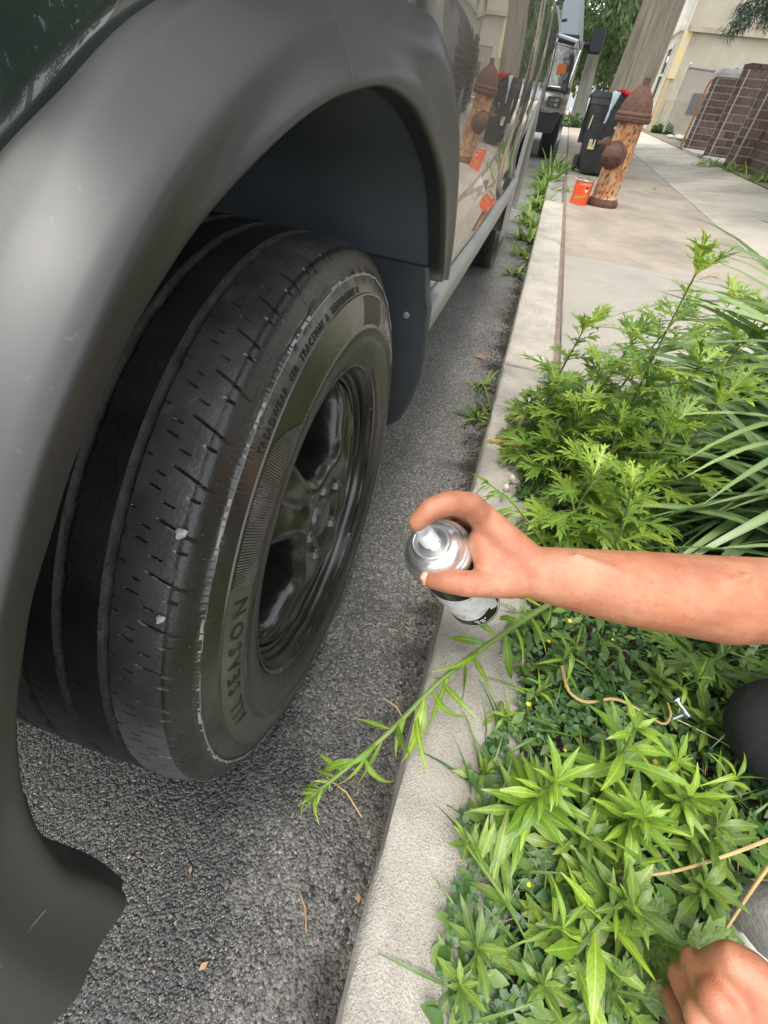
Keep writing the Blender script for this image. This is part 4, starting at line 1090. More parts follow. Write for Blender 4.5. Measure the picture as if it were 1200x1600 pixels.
for k, y0 in enumerate((23.6, 25.3, 28.4, 30.6, 33.0)):
    for z0 in (.95, 3.5):
        b = MB(); fr = .09
        b.box((HX - .05, y0, z0), (HX + .01, y0 + fr, z0 + 1.45)); b.box((HX - .05, y0 + 1.1 - fr, z0), (HX + .01, y0 + 1.1, z0 + 1.45))
        b.box((HX - .05, y0 + fr, z0), (HX + .01, y0 + 1.1 - fr, z0 + fr)); b.box((HX - .05, y0 + fr, z0 + 1.45 - fr), (HX + .01, y0 + 1.1 - fr, z0 + 1.45)); b.box((HX - .045, y0 + fr, z0 + .68), (HX + .01, y0 + 1.1 - fr, z0 + .74))
        o = hw(b, 'window', 'white_wall', smooth=False)
        b = MB(); b.box((HX - .02, y0 + fr, z0 + fr), (HX - .008, y0 + 1.1 - fr, z0 + 1.45 - fr)); g = b.build('pane', 'window_dark', o, smooth=False)
b = MB(); b.add([(HX - .35, HYY - .35, 6.6), (13.2, HYY - .35, 6.6), (13.2, 38.3, 6.6), (HX - .35, 38.3, 6.6), (8, HYY + 4, 8.6), (8, 34, 8.6)], [(0, 1, 4), (1, 2, 5, 4), (2, 3, 5), (3, 0, 4, 5), (3, 2, 1, 0)]); hw(b, 'roof', 'house_grey', smooth=False)
H2 = empty('far_house', (1.2, 60, 0), 'small grey blue house front far up the street', 'house')
b = MB(); b.box((-1.5, 0, 0), (9, 8, 4.2)); b.build('walls', 'house_grey', H2, smooth=False)
b = MB(); b.add([(-1.9, -.4, 4.2), (9.4, -.4, 4.2), (9.4, 8.4, 4.2), (-1.9, 8.4, 4.2), (3.7, -.4, 6.6), (3.7, 8.4, 6.6)], [(0, 1, 4), (1, 2, 5, 4), (2, 3, 5), (3, 0, 4, 5), (3, 2, 1, 0)]); b.build('roof', 'truck_plastic', H2, smooth=False)

# ---- brick pillars and low wall
brick_me = None
def brick_mesh():
    b = MB(); e = .04
    lo, hi = -.5, .5
    b.v = [(-.5,-.5+e,-.5+e),(-.5,.5-e,-.5+e),(-.5,.5-e,.5-e),(-.5,-.5+e,.5-e),(.5,-.5+e,-.5+e),(.5,.5-e,-.5+e),(.5,.5-e,.5-e),(.5,-.5+e,.5-e),
           (-.5+e,-.5,-.5+e),(.5-e,-.5,-.5+e),(.5-e,-.5,.5-e),(-.5+e,-.5,.5-e),(-.5+e,.5,-.5+e),(.5-e,.5,-.5+e),(.5-e,.5,.5-e),(-.5+e,.5,.5-e)]
    b.f = [(0,3,2,1),(4,5,6,7),(8,9,10,11),(12,15,14,13),(0,8,11,3),(4,7,10,9),(1,2,15,12),(5,13,14,6),(3,11,10,7,6,14,15,2)]
    b.m = [0]*len(b.f)
    me = bpy.data.meshes.new('brick'); me.from_pydata(b.v, [], b.f); me.materials.append(MATS['brick']); me.update(); return me
brick_me = brick_mesh()
def brick(parent, loc, size, rz=0):
    o = bpy.data.objects.new('brick', brick_me); COL.objects.link(o); o.parent = parent
    o.location = loc; o.scale = size; o.rotation_euler = (R_.uniform(-.01, .01), R_.uniform(-.01, .01), rz + R_.uniform(-.012, .012)); return o
def pillar(x, y, z, wx, wy, h, rows, label, capstone):
    e = empty('brick_pillar', (x, y, z), label, 'brick pillar')
    b = MB(); b.box((-wx/2 + .012, -wy/2 + .012, -.1), (wx/2 - .012, wy/2 - .012, h)); b.build('core', 'mortar', e, smooth=False)
    ch = h / rows; g = .010
    for r in range(rows):
        off = (r % 2)
        for side in range(3):         # -y face, -x face, +x face
            Lf = wx if side == 0 else wy - .18
            n = max(2, round(Lf / .20)); bl = Lf / n
            q = 0.0
            edges = [0.0] + [bl * (k + (.5 if off else 1.0)) for k in range(n - (0 if off else 1))] + [Lf]
            for a_, b_ in zip(edges[:-1], edges[1:]):
                mid = (a_ + b_) / 2; ln = b_ - a_ - g
                if ln < .02: continue
                if side == 0: brick(e, (-wx/2 + mid, -wy/2 + .045 + R_.uniform(-.004, .004), ch*(r + .5)), (ln, .09, ch - g))
                else:
                    sx = -1 if side == 1 else 1
                    brick(e, (sx*(wx/2 - .045) + R_.uniform(-.004, .004), -wy/2 + .092 + mid, ch*(r + .5)), (.09, ln, ch - g))
    b = MB(); b.box((-wx/2 - .003, -wy/2 - .005, -.05), (-wx/2 + .014, -wy/2 + .02, h - .01)); b.build('cement_edge', 'mortar', e, smooth=False)
    if capstone == 'stone':
        b = MB(); rr = random.Random(3)
        rows_ = []
        for (z_, s_) in ((h, .9), (h + .01, 1.06), (h + .07, 1.08), (h + .12, .95), (h + .14, .6), (h + .145, .05)):
            rows_.append([(s_*(wx/2)*max(-1, min(1, 1.35*math.cos(2*math.pi*k/20))) + rr.uniform(-.015, .015), s_*(wy/2)*max(-1, min(1, 1.35*math.sin(2*math.pi*k/20))) + rr.uniform(-.015, .015), z_ + rr.uniform(-.01, .01)) for k in range(20)])
        b.grid(rows_, closed_v=True); b.build('cap_stone', 'cap_stone', e, auto=30)
    else:
        n = 4
        for k in range(n): brick(e, (-wx/2 + wx*(k + .5)/n, 0, h + .035), (wx/n - .008, wy*1.04, .065))
    return e
pillar(2.87, 13.45, .20, .52, .50, 1.12, 11, 'brown brick pillar with a broken pale cap stone, farthest along the wall', 'stone')
pillar(2.89, 11.55, .20, .52, .50, 1.18, 11, 'middle brown brick pillar between the capped pillar and the front wall', 'brick')
pillar(2.87, 9.90, .20, .52, .50, 1.12, 11, 'nearest brown brick pillar at the end of the low brick wall', 'brick')
W_ = empty('brick_wall', (2.80, 8.0, .2), 'low brown brick wall along the sidewalk at the right edge', 'wall')
b = MB(); b.box((.012, -1.45, -.1), (.25, 1.60, 1.0)); b.build('core', 'mortar', W_, smooth=False)
for r in range(10):
    y = -1.45 + (.115 if r % 2 else 0)
    while y < 1.58:
        brick(W_, (.045 + R_.uniform(-.004, .004), y + .11, .05 + .1*r), (.09, .218, .09)); y += .23
for k in range(13): brick(W_, (.13, -1.34 + .235*k, 1.035), (.28, .225, .07))
# stone step by the gate
st = empty('stone_step', (2.72, 12.5, .2), 'worn stone step between the two farther brick pillars', 'step')
b = chip_box((-.20, -.72, -.1), (.35, .62, .07), .015, 5, .006, 5, 8); b.build('step_stone', 'cap_stone', st)
st = empty('stone_step', (2.70, 10.75, .2), 'low stone kerb between the nearest and middle brick pillars', 'step')
b = chip_box((-.16, -.55, -.1), (.3, .50, .08), .015, 6, .006, 5, 8); b.build('step_stone', 'cap_stone', st)
# rubble pile behind
rr = random.Random(8)
for k in range(7):
    b = MB(); s_ = rr.uniform(.08, .17); b.lathe([(0, -.3*s_), (.8*s_, -.25*s_), (s_, .05*s_), (.6*s_, .5*s_), (0, .6*s_)], 9, rfun=lambda a, r, h: 1 + .22*math.sin(2*a + r*30) + .1*math.sin(5*a))
    o = b.build('rubble_stone', 'cap_stone' if k % 2 else 'stucco_low', auto=20); o.location = (2.85 + rr.uniform(-.1, .5), 16.2 + rr.uniform(-1.0, 1.2), .27 + rr.uniform(0, .06))
    tag(o, ['largest', 'lowest', 'rear', 'pale', 'brownish', 'leftmost', 'rightmost'][k] + ' loose stone in the rubble pile behind the chain link fence', 'stone', 'rubble stones by the fence')
# ---- chain-link fence panel
F0, F1 = Vector((3.08, 20.0, .3)), Vector((3.02, 14.0, .25))
FE = empty('chain_link_fence', F0, 'chain link fence panel with a grey post beside the house', 'fence')
def fp(mb, name, m, **k): return part_world(mb, name, m, FE, **k)
for (p, h_, m_) in ((F0, 1.50, 'galv'), (F1, 1.25, 'galv')):
    b = MB(); b.tube([p, p + Vector((0, 0, h_))], .032, 10); b.tube([p + Vector((0, 0, h_)), p + Vector((0, 0, h_ + .03))], [.036, .01], 10); fp(b, 'post', m_)
b = MB(); b.tube([F0 + Vector((0, 0, 1.42)), F1 + Vector((0, 0, 1.17))], .022, 8); fp(b, 'rail', 'wire_dark')
b = MB(); n = 34
for k in range(-14, n):
    for sgn in (1, -1):
        t0, t1 = k / n, (k + 14) / n
        a_, c_ = (0, 1) if sgn > 0 else (1, 0)
        def PP(t, zf): q = F0.lerp(F1, t); return q + Vector((0.004*sgn, 0, .05 + (1.36 - .25*t) * zf))
        z0_, z1_ = a_, c_
        if t0 < 0: z0_ = z0_ + (z1_ - z0_) * (0 - t0) / (t1 - t0); t0 = 0
        if t1 > 1: z1_ = z0_ + (z1_ - z0_) * (1 - t0) / (t1 - t0); t1 = 1
        b.tube([PP(t0, z0_), PP(t1, z1_)], .0028, 4, cap=False)
o = fp(b, 'wire_mesh', 'wire_dark'); o['kind'] = 'stuff'
pp = empty('rusty_pipe', (2.62, 13.95, .2), 'thin rusty orange pipe leaning beside the capped brick pillar', 'pipe')
b = MB(); b.tube([(0, 0, 0), (.01, .03, 1.0), (.03, .03, 1.10), (.16, .02, 1.13)], .022, 8); b.build('pipe', 'orange_pipe', pp)

# ---- pickup truck parked behind, facing the camera
TX, TY = -1.02, 9.55
PK = empty('pickup_truck', (TX, TY, 0), 'black pickup truck with amber headlight parked at the kerb behind the car', 'truck')
def pk(mb, name, m, **k): return mb.build(name, m, PK, **k)
b = MB()
# hood and front, cross sections along y (local), half width .98
def psec(y, w_, ztop, zbot, crown=.05):
    return [(-w_, y, zbot), (-w_, y, (zbot + ztop)*.5), (-w_ + .02, y, ztop - .14), (-w_ + .08, y, ztop - .03), (-w_*.5, y, ztop + crown*.7), (0, y, ztop + crown), (w_*.5, y, ztop + crown*.7), (w_ - .08, y, ztop - .03), (w_ - .02, y, ztop - .14), (w_, y, (zbot + ztop)*.5), (w_, y, zbot)]
rows = [psec(.0, .90, 1.28, .86, .02), psec(.02, .94, 1.34, .80, .03), psec(.12, .97, 1.41, .70), psec(.5, 1.0, 1.45, .62), psec(1.1, 1.0, 1.48, .62), psec(1.45, 1.0, 1.50, .5)]
b.grid(rows); b.f.append(tuple(range(11))); b.m.append(0)
pk(b, 'hood', 'truck_black', auto=35)
b = MB(); b.box((-1.0, 1.40, .42), (1.0, 3.5, 1.46)); b.box((-1.0, 3.52, .55), (1.0, 5.6, 1.42)); pk(b, 'body', 'truck_black', smooth=False)
b = MB()
def csec(z, y0, y1, w_): return [(-w_, y0, z), (w_, y0, z), (w_, y1, z), (-w_, y1, z)]
b.grid([csec(1.46, 1.42, 3.5, .97), csec(2.0, 2.25, 3.42, .80), csec(2.06, 2.5, 3.35, .72)], closed_v=True); b.f.append((8, 9, 10, 11)); b.m.append(0); pk(b, 'cab', 'truck_black', smooth=False)
b = MB(); b.add([(-.86, 1.485, 1.51), (.86, 1.485, 1.51), (.745, 2.19, 1.97), (-.745, 2.19, 1.97)], [(0, 1, 2, 3)]); pk(b, 'windscreen', 'windscreen_glass', smooth=False)
b = MB(); b.add([(.975, 1.75, 1.52), (.975, 3.3, 1.52), (.83, 3.2, 1.94), (.83, 2.3, 1.94)], [(0, 1, 2, 3)]); pk(b, 'side_window', 'windscreen_glass', smooth=False)
b = MB(); b.tube([(-.9, 1.47, 1.50), (.9, 1.47, 1.50)], .03, 6, flat=.5); pk(b, 'cowl', 'truck_plastic')
b = MB(); b.tube([(-.6, 1.46, 1.53), (.05, 1.62, 1.60), (.62, 1.78, 1.70)], .022, 5); pk(b, 'wiper', 'trim_black')
# grille
b = MB(); b.box((-.60, -.035, .86), (.60, .02, 1.26)); pk(b, 'grille', 'truck_plastic', smooth=False)
b = MB()
for z in (.90, 1.0, 1.10, 1.2): b.box((-.58, -.055, z - .02), (.58, -.036, z + .02))
for x in (-.3, 0, .3): b.box((x - .02, -.050, .88), (x + .02, -.0355, 1.24))
pk(b, 'grille_bar', 'chrome', smooth=False)
for s_ in (1, -1):
    def X(v): return s_ * v
    b = MB()
    pts = [(.63, -.045, .895), (.925, .040, .905), (.965, .055, 1.285), (.63, -.035, 1.325)]
    fr = [(X(p[0]), p[1], p[2]) for p in pts]; bk = [(X(p[0]), p[1] + .07, p[2]) for p in pts]
    b.add(fr + bk, [(0,1,2,3), (4,7,6,5), (0,4,5,1), (1,5,6,2), (2,6,7,3), (3,7,4,0)]); hl = pk(b, 'headlight', 'lens_clear', smooth=False)
    b = MB(); ap = [(.72, -.026, 1.03), (.885, .022, 1.03), (.895, .026, 1.135), (.72, -.024, 1.135)]
    b.add([(X(p[0]), p[1] - .012, p[2]) for p in ap] + [(X(p[0]), p[1] + .02, p[2]) for p in ap], [(0,1,2,3), (0,4,5,1), (1,5,6,2), (2,6,7,3), (3,7,4,0)]); b.build('amber_lens', 'lens_amber', hl, smooth=False)
    b = MB(); b.tube([(X(.62), -.05, .885), (X(.62), -.04, 1.335), (X(.975), .055, 1.295), (X(.935), .04, .895), (X(.62), -.05, .885)], .013, 6); b.build('bezel', 'chrome', hl)
    b = MB(); b.box((X(.97) - .03, 1.55, 1.40), (X(.97) + .03, 1.62, 1.46)); b.tube([(X(.98), 1.58, 1.43), (X(1.10), 1.56, 1.44)], .03, 8); m_ = pk(b, 'mirror_arm', 'truck_plastic')
    b = MB(); rows = [[(X(1.08 + .11 + .11*sc_*max(-1, min(1, 1.3*math.cos(t)))), 1.50 + dy, 1.49 + .15*sc_*max(-1, min(1, 1.3*math.sin(t)))) for t in [2*math.pi*k/14 for k in range(14)]] for dy, sc_ in ((.0, .85), (.02, 1.0), (.09, 1.0), (.13, .7))]
    b.grid(rows, closed_v=True); b.f.append(tuple(range(14))); b.m.append(0); b.f.append(tuple(42 + k for k in range(14))); b.m.append(0); pk(b, 'mirror', 'truck_plastic', auto=40)
    for yw in (.95, 4.55):
        e = bpy.data.objects.new('wheel', None); COL.objects.link(e); e.parent = PK; e.location = (X(.86), yw, .385); e.rotation_euler = (0, 0, 0 if s_ > 0 else math.pi)
        b = MB(); b.lathe([(.21, .10), (.25, .125), (.33, .13), (.372, .115), (.385, .09), (.388, 0), (.385, -.09), (.372, -.115), (.33, -.13), (.21, -.11)], 40, axis='X', rfun=lambda a, r, h: 1 + (.008*(1 if math.sin(30*a) > 0 else -1) if r > .37 else 0)); b.build('tyre', 'tyre_plain', e, auto=30)
        b = MB(); b.lathe([(0, .09), (.06, .09), (.10, .07), (.19, .08), (.212, .10), (.214, .11)], 32, axis='X'); b.build('rim', 'chrome', e, auto=30)
# bumper, fog lamps, air dam
b = MB()
rows = []
for k in range(17):
    x = -1.0 + 2.0*k/16; y0 = -.10 + .16 * abs(x)**3
    rows.append([(x, y0 + .10, .60), (x, y0 + .02, .60), (x, y0, .63), (x, y0 - .005, .74), (x, y0, .82), (x, y0 + .03, .845), (x, y0 + .12, .845)])
b.grid(rows); b.f.append((0,1,2,3,4,5,6)); b.m.append(0); b.f.append(tuple(16*7 + k for k in range(7))[::-1]); b.m.append(0); pk(b, 'bumper', 'bumper_tan', auto=35)
for s_ in (1, -1):
    b = MB(); b.box((s_*.80 - .10, -.058, .665), (s_*.80 + .10, -.02, .785)); fg = pk(b, 'fog_lamp_recess', 'trim_black', smooth=False)
    for dx in (-.036, .036):
        for dz_ in (.70, .748): 
            b = MB(); b.box((s_*.80 + dx - .028, -.064, dz_ - .018), (s_*.80 + dx + .028, -.056, dz_ + .018)); b.build('fog_lamp', 'chrome', fg, smooth=False)
b = MB(); b.add([(-.9, .0, .60), (.92, .0, .60), (.96, .12, .60), (-.94, .12, .60), (-.8, .06, .36), (.84, .06, .36), (.88, .2, .36), (-.84, .2, .36)], [(0,1,5,4), (1,2,6,5), (3,0,4,7), (4,5,6,7)]); pk(b, 'air_dam', 'truck_plastic', smooth=False)
b = MB(); b.box((-.8, .5, .35), (.8, 5.3, .6)); pk(b, 'chassis', 'trim_black', smooth=False)
b = MB(); b.box((-.985, .06, .845), (.985, .5, .90)); pk(b, 'filler_panel', 'truck_plastic', smooth=False)
# ================================================================== PLANTS
mat('leaf_bright', (0.20, 0.325, 0.032), (0.13, 0.25, 0.028), 5, 0.42, 0.10, 30, trans=0.30, objrand=0.30, midrib=1)
mat('leaf_mug', (0.215, 0.33, 0.045), (0.14, 0.245, 0.038), 5, 0.45, 0.10, 30, trans=0.34, objrand=0.36, midrib=1)
mat('leaf_mid', (0.145, 0.23, 0.036), (0.09, 0.165, 0.03), 5, 0.42, 0.10, 30, trans=0.25, objrand=0.32, midrib=1)
mat('leaf_grass', (0.12, 0.205, 0.075), (0.08, 0.16, 0.060), 12, 0.40, 0.1, 40, trans=0.28, objrand=0.40, stretch=(.2, 1, 1), midrib=1)
mat('leaf_gutter', (0.19, 0.30, 0.05), (0.13, 0.22, 0.04), 20, 0.5, trans=0.3, objrand=0.3)
mat('clover', (0.085, 0.175, 0.055), (0.055, 0.13, 0.04), 40, 0.45, trans=0.22, island=0.40)
mat('ground_leaf', (0.11, 0.205, 0.042), (0.07, 0.145, 0.034), 40, 0.45, trans=0.25, island=0.45)
mat('stem_green', (0.16, 0.235, 0.05), (0.12, 0.19, 0.045), 12, 0.5)
mat('stem_mug', (0.13, 0.16, 0.06), (0.12, 0.11, 0.05), 12, 0.6)
mat('straw', (0.52, 0.38, 0.17), (0.44, 0.30, 0.12), 30, 0.7)
mat('straw_pale', (0.46, 0.40, 0.22), None, rough=0.8)
mat('petal_yellow', (0.75, 0.55, 0.02), None, rough=0.6, trans=.2)
mat('petal_white', (0.68, 0.62, 0.52), (0.5, 0.4, 0.32), 60, 0.8)
mat('dead_leaf', (0.36, 0.22, 0.12), (0.26, 0.15, 0.08), 60, 0.8)
mat('yellow_leaf', (0.60, 0.46, 0.10), (0.42, 0.25, 0.08), 20, 0.6)
mat('film', (0.55, 0.60, 0.62), None, rough=0.15, trans=0.4)
mat('steel', (0.62, 0.68, 0.75), None, rough=0.18, metallic=0.9)
mat('gutter_grit', (0.07, 0.062, 0.052), (0.03, 0.027, 0.024), 200, 0.85, island=0.7)
mat('gravel', (0.20, 0.185, 0.165), (0.10, 0.09, 0.08), 200, 0.85, island=0.5)

def mesh_of(mb, name, m):
    me = bpy.data.meshes.new(name); me.from_pydata(mb.v, [], mb.f); me.materials.append(MATS[m])
    me.polygons.foreach_set('use_smooth', [True]*len(mb.f)); me.update(); return me
def lance(mb, L=1.0, wd=.1, droop=.35, fold=.25, n=7, peak=.45, teeth=0.0, M=None, twist=0.0, seed=0, wave=0.0):
    rr = random.Random(seed); rows = []
    for i in range(n + 1):
        t = i/n; a = droop * t * 1.0
        x = L * (t - droop*droop*t**3/6); z = -L * droop * t*t/2
        ww = wd * L * ((t/peak) ** .75 if t < peak else ((1-t)/(1-peak)) ** .85) if 0 < t < 1 else wd*L*.12*(1 if t == 0 else .02)
        if teeth and 0 < i < n: ww *= 1 + (teeth if i % 2 else -teeth)
        wv = wave * L * math.sin(t*9 + seed)
        c, s_ = math.cos(twist*t), math.sin(twist*t)
        pts = [(x, ww*c, z + ww*fold + ww*s_ + wv), (x, 0, z), (x, -ww*c, z + ww*fold - ww*s_ - wv*.6)]
        rows.append([(M @ Vector(p)) if M is not None else p for p in pts])
    mb.grid(rows)
LEAF = {}
def var(kind, k): return LEAF[kind][k % len(LEAF[kind])]
LEAF['lance'] = []
for k in range(5):
    b = MB(); lance(b, 1, .088 + .012*k, [.25, .5, .8, 1.1, .15][k], .25, 8, .5, .10 if k % 2 else .04, seed=k, wave=.012); LEAF['lance'].append(mesh_of(b, 'leaf', 'leaf_bright'))
LEAF['lancemid'] = []
for k in range(4):
    b = MB(); lance(b, 1, .11 + .018*k, [.3, .6, .9, .4][k], .22, 8, .55, .14 if k % 2 else .06, seed=k+9, wave=.015); LEAF['lancemid'].append(mesh_of(b, 'leaf', 'leaf_mid'))
LEAF['narrow'] = []
for k in range(5):
    b = MB(); lance(b, 1, .055 + .01*k, [.4, 1.0, 1.7, 2.2, -.6][k], .2, 8, .4, 0, seed=k+20, twist=.6*(k-2)); LEAF['narrow'].append(mesh_of(b, 'leaf', 'leaf_bright'))
LEAF['blade'] = []
for k in range(6):
    b = MB(); lance(b, 1, .021 + .004*k, [.9, 1.2, 1.5, 1.8, 1.35, 1.05][k], .35, 12, .35, 0, seed=k+30, twist=.5*(k-2.5)); LEAF['blade'].append(mesh_of(b, 'blade', 'leaf_grass'))
LEAF['gblade'] = []
for k in range(4):
    b = MB(); lance(b, 1, .045 + .010*k, [.3, .8, 1.3, 1.6][k], .3, 6, .3, 0, seed=k+40, twist=.3*(k-1)); LEAF['gblade'].append(mesh_of(b, 'blade', 'leaf_gutter'))
def mug_leaf(seed, m='leaf_mug', droop=.4, pairs=3, lob=.085):
    rr = random.Random(seed); b = MB()
    def pos(t): return Vector((t - droop*droop*t**3/6, 0, -droop*t*t/2))
    rows = []
    for i in range(6):
        t = i/5; p = pos(t*.72); ww = .020 + .085*t*t; rows.append([(p.x, ww, p.z + .010), (p.x, 0, p.z), (p.x, -ww, p.z + .010)])
    b.grid(rows)
    def lobe(t, ang, L, wd, side):
        p = pos(t); M = Matrix.Translation(p + Vector((0, 0, .004 + .004*rr.random()))) @ Matrix.Rotation(droop*t, 4, 'Y') @ Matrix.Rotation(ang*side, 4, 'Z') @ Matrix.Rotation(rr.uniform(-.15, .15) - .10, 4, 'Y')
        lance(b, L, wd, .35 + rr.uniform(-.2, .3), .16, 4, .42, 0, M)
        for tt, sd in ((.38, 1), (.50, -1)):
            M2 = M @ Matrix.Translation((L*tt, 0, .003)) @ Matrix.Rotation(.55*sd, 4, 'Z'); lance(b, L*.44, wd*1.15, .3, .15, 3, .35, 0, M2)
    ts = [.24, .44, .60][:pairs]
    for q, t in enumerate(ts):
        for side in (1, -1): lobe(t + rr.uniform(-.02, .02), rr.uniform(.55, .85), [.26, .42, .46][q]*rr.uniform(.85, 1.1), lob*rr.uniform(.9, 1.2), side)
    lobe(.62, 0.0, .46, lob*1.15, 1)
    return mesh_of(b, 'leaf', m)
LEAF['mug'] = [mug_leaf(k, lob=.115, droop=[.2, .5, .8, .35, 1.0][k]) for k in range(5)]
LEAF['mugmid'] = [mug_leaf(k + 10, 'leaf_mid', droop=[.3, .6, .9][k], lob=.17) for k in range(3)]
LEAF['mugwide'] = [mug_leaf(k + 20, 'leaf_mid', droop=[.3, .6][k], lob=.22) for k in range(2)]

GR = 0.105
PR = random.Random(77)
def put_leaf(parent, me, loc, az, el, size, roll=0.0, name='leaf', flat=1.0):
    o = bpy.data.objects.new(name, me); COL.objects.link(o); o.parent = parent
    M = Matrix.Rotation(az, 4, 'Z') @ Matrix.Rotation(-el, 4, 'Y') @ Matrix.Rotation(roll, 4, 'X')
    o.matrix_basis = Matrix.Translation(loc) @ M @ Matrix.Diagonal((size, size*flat, size, 1)); return o
def stem_path(d, bend, n=9):
    d = Vector(d); m = d*.5 + Vector(bend)
    return [ (m*2*t*(1-t) + d*t*t) for t in [i/(n-1) for i in range(n)] ]
def plant(base, top, kind, label, cat='weed', n=20, size=(.05, .09), name='weed', r=.0025, t0=.12, el=(0.0, .9), bend=(0, 0, 0), stem='stem_green', group=None, tuft=6, tsize=.5, flat=1.0, seed=0, azb=None):
    rr = random.Random(seed*31 + int(base.x*1000) + int(base.y*777))
    e = empty(name, base, label, cat, group)
    P = stem_path(top - base, bend)
    b = MB(); b.tube([P[0] - Vector((0, 0, .02))] + P[1:], list(np.linspace(r, r*.45, len(P))), 6); b.build('stem', stem, e)
    az = rr.uniform(0, 6.28)
    for k in range(n):
        t = t0 + (1 - t0) * (k + rr.uniform(-.2, .2)) / n; t = min(max(t, 0), 1)
        q = t * (len(P) - 1); i = min(int(q), len(P) - 2); p = P[i].lerp(P[i+1], q - i)
        az += 2.4 + rr.uniform(-.3, .3)
        if azb is not None: a = azb[0] + rr.uniform(-azb[1], azb[1])
        else: a = az
        s_ = (size[0] + (size[1]-size[0]) * math.sin(math.pi * min(1, t*.9 + .1)) ) * rr.uniform(.8, 1.2)
        if t > .85: s_ *= .75
        put_leaf(e, var(kind, rr.randrange(9)), p, a, el[0] + (el[1]-el[0])*t**1.4 + rr.uniform(-.2, .2), s_, rr.uniform(-.3, .3), flat=flat)
    for k in range(tuft):
        az += 2.4
        put_leaf(e, var(kind, rr.randrange(9)), P[-1], az, rr.uniform(.75, 1.3), size[1]*tsize*rr.uniform(.6, 1.1), flat=flat)
    return e
def tall(px, py, h, lean=(0, 0)):
    top = at(px, py, z=GR + h); return Vector((top.x + lean[0], top.y + lean[1], GR)), top
# ---- mugwort stand
MUG = [
 (1085, 398, .52, 26, 'tallest mugwort weed, its feathery tip standing up against the grey sidewalk slab'),
 (908, 488, .30, 18, 'mugwort weed with pale tip at the left end of the stand by the joint'),
 (985, 505, .33, 18, 'mugwort weed just left of the tallest stem, against the slab'),
 (1052, 470, .36, 18, 'mugwort weed with yellow green leaves right of the tallest stem'),
 (1140, 440, .38, 18, 'mugwort weed at the back right of the stand near the long grass'),
 (1178, 470, .40, 14, 'mugwort weed half behind the long grass at the right edge'),
 (940, 548, .28, 20, 'mugwort weed in the second row behind the clover mat'),
 (868, 575, .20, 16, 'short mugwort weed at the far corner of the clover mat by the kerb'),
 (1008, 575, .32, 20, 'bushy mugwort weed in the middle of the stand'),
 (1088, 545, .36, 20, 'bushy mugwort weed at the right middle of the stand'),
 (905, 620, .22, 18, 'low mugwort weed above the dark clover, left front of the stand'),
 (965, 640, .26, 20, 'mugwort weed with dark stem in front of the tallest one'),
 (1045, 640, .30, 18, 'mugwort weed in front right of the stand, beside the long grass'),
 (925, 715, .22, 16, 'bright mugwort weed with star like tip over the dark clover'),
 (985, 735, .24, 14, 'mugwort weed above the raised forearm, in the front of the stand'),
 (1120, 600, .34, 16, 'mugwort weed tangled in the long grass blades'),
 (860, 660, .12, 10, 'small mugwort seedling at the kerb edge of the clover'),
 (1150, 515, .36, 16, 'mugwort weed behind the long grass, near the upper right'),
]
for i, (px, py, h, n, lab) in enumerate(MUG):
    bs, tp = tall(px, py + 34, h*.95, (PR.uniform(-.05, .05), PR.uniform(-.06, .03)))
    plant(bs, tp, 'mug', lab, 'weed', n + 8, (.05, .105), 'mugwort', .0032, .10, (-.15, .85), (PR.uniform(-.02, .02), PR.uniform(-.02, .02), 0), 'stem_mug', 'mugwort weeds in the planting strip', 7, .75, seed=i)
# leaning stalk in front
plant(at(868, 858, z=.13), at(1002, 735, z=.30), 'mug', 'leaning mugwort stalk rising to the right above the forearm', 'weed', 18, (.04, .085), 'mugwort', .0035, .1, (.1, .8), stem='stem_green', group='mugwort weeds in the planting strip', seed=50)
# lobed rosettes below
for i, (px, py, h, lab) in enumerate([(962, 1548, .07, 'broad lobed dark green weed beside the lower fist'), (1150, 1010, .12, 'lobed weed just under the forearm at the right edge'), (1010, 1470, .08, 'lobed weed above the lower fist'), (930, 1330, .06, 'dark lobed weed between the two bright rosettes')]):
    bs, tp = tall(px, py, h)
    plant(bs, tp, 'mugwide' if i in (0, 2) else 'mugmid', lab, 'weed', 10, (.06, .10), 'lobed_weed', .002, .3, (.1, .5), tuft=3, seed=60 + i)
# ---- bright fleabane rosettes
FL = [
 (868, 1222, .17, 22, (.045, .088), 'largest bright green leafy weed fanning out beside the concrete kerb', 'lance'),
 (1008, 1278, .15, 18, (.045, .085), 'bright green weed with pointed star of leaves right of the largest one', 'lance'),
 (1080, 1246, .13, 15, (.045, .08), 'bright weed tip in front of the black knee, right of the star shaped one', 'lance'),
 (1058, 1192, .12, 13, (.04, .07), 'smaller bright weed tip between the screws and the knee', 'lance'),
 (990, 1420, .12, 14, (.05, .09), 'mid green weed with wide leaves over the slanted stalk', 'lancemid'),
 (1120, 1290, .10, 12, (.05, .085), 'mid green leafy weed under the knee', 'lancemid'),
 (915, 1305, .09, 12, (.05, .08), 'dull leafy weed just below the largest bright one', 'lancemid'),
 (1100, 1380, .08, 10, (.05, .08), 'leafy weed crossed by the dry straw stalk', 'lancemid'),
 (850, 1540, .06, 10, (.035, .06), 'small weed near the bottom edge, right of the kerb', 'lancemid'),
 (1030, 1060, .06, 8, (.05, .08), 'broad leafed weed left of the steel screws', 'lancemid'),
 (1120, 1130, .07, 10, (.05, .09), 'leafy weed right of the steel screws beside the knee', 'lancemid'),
]
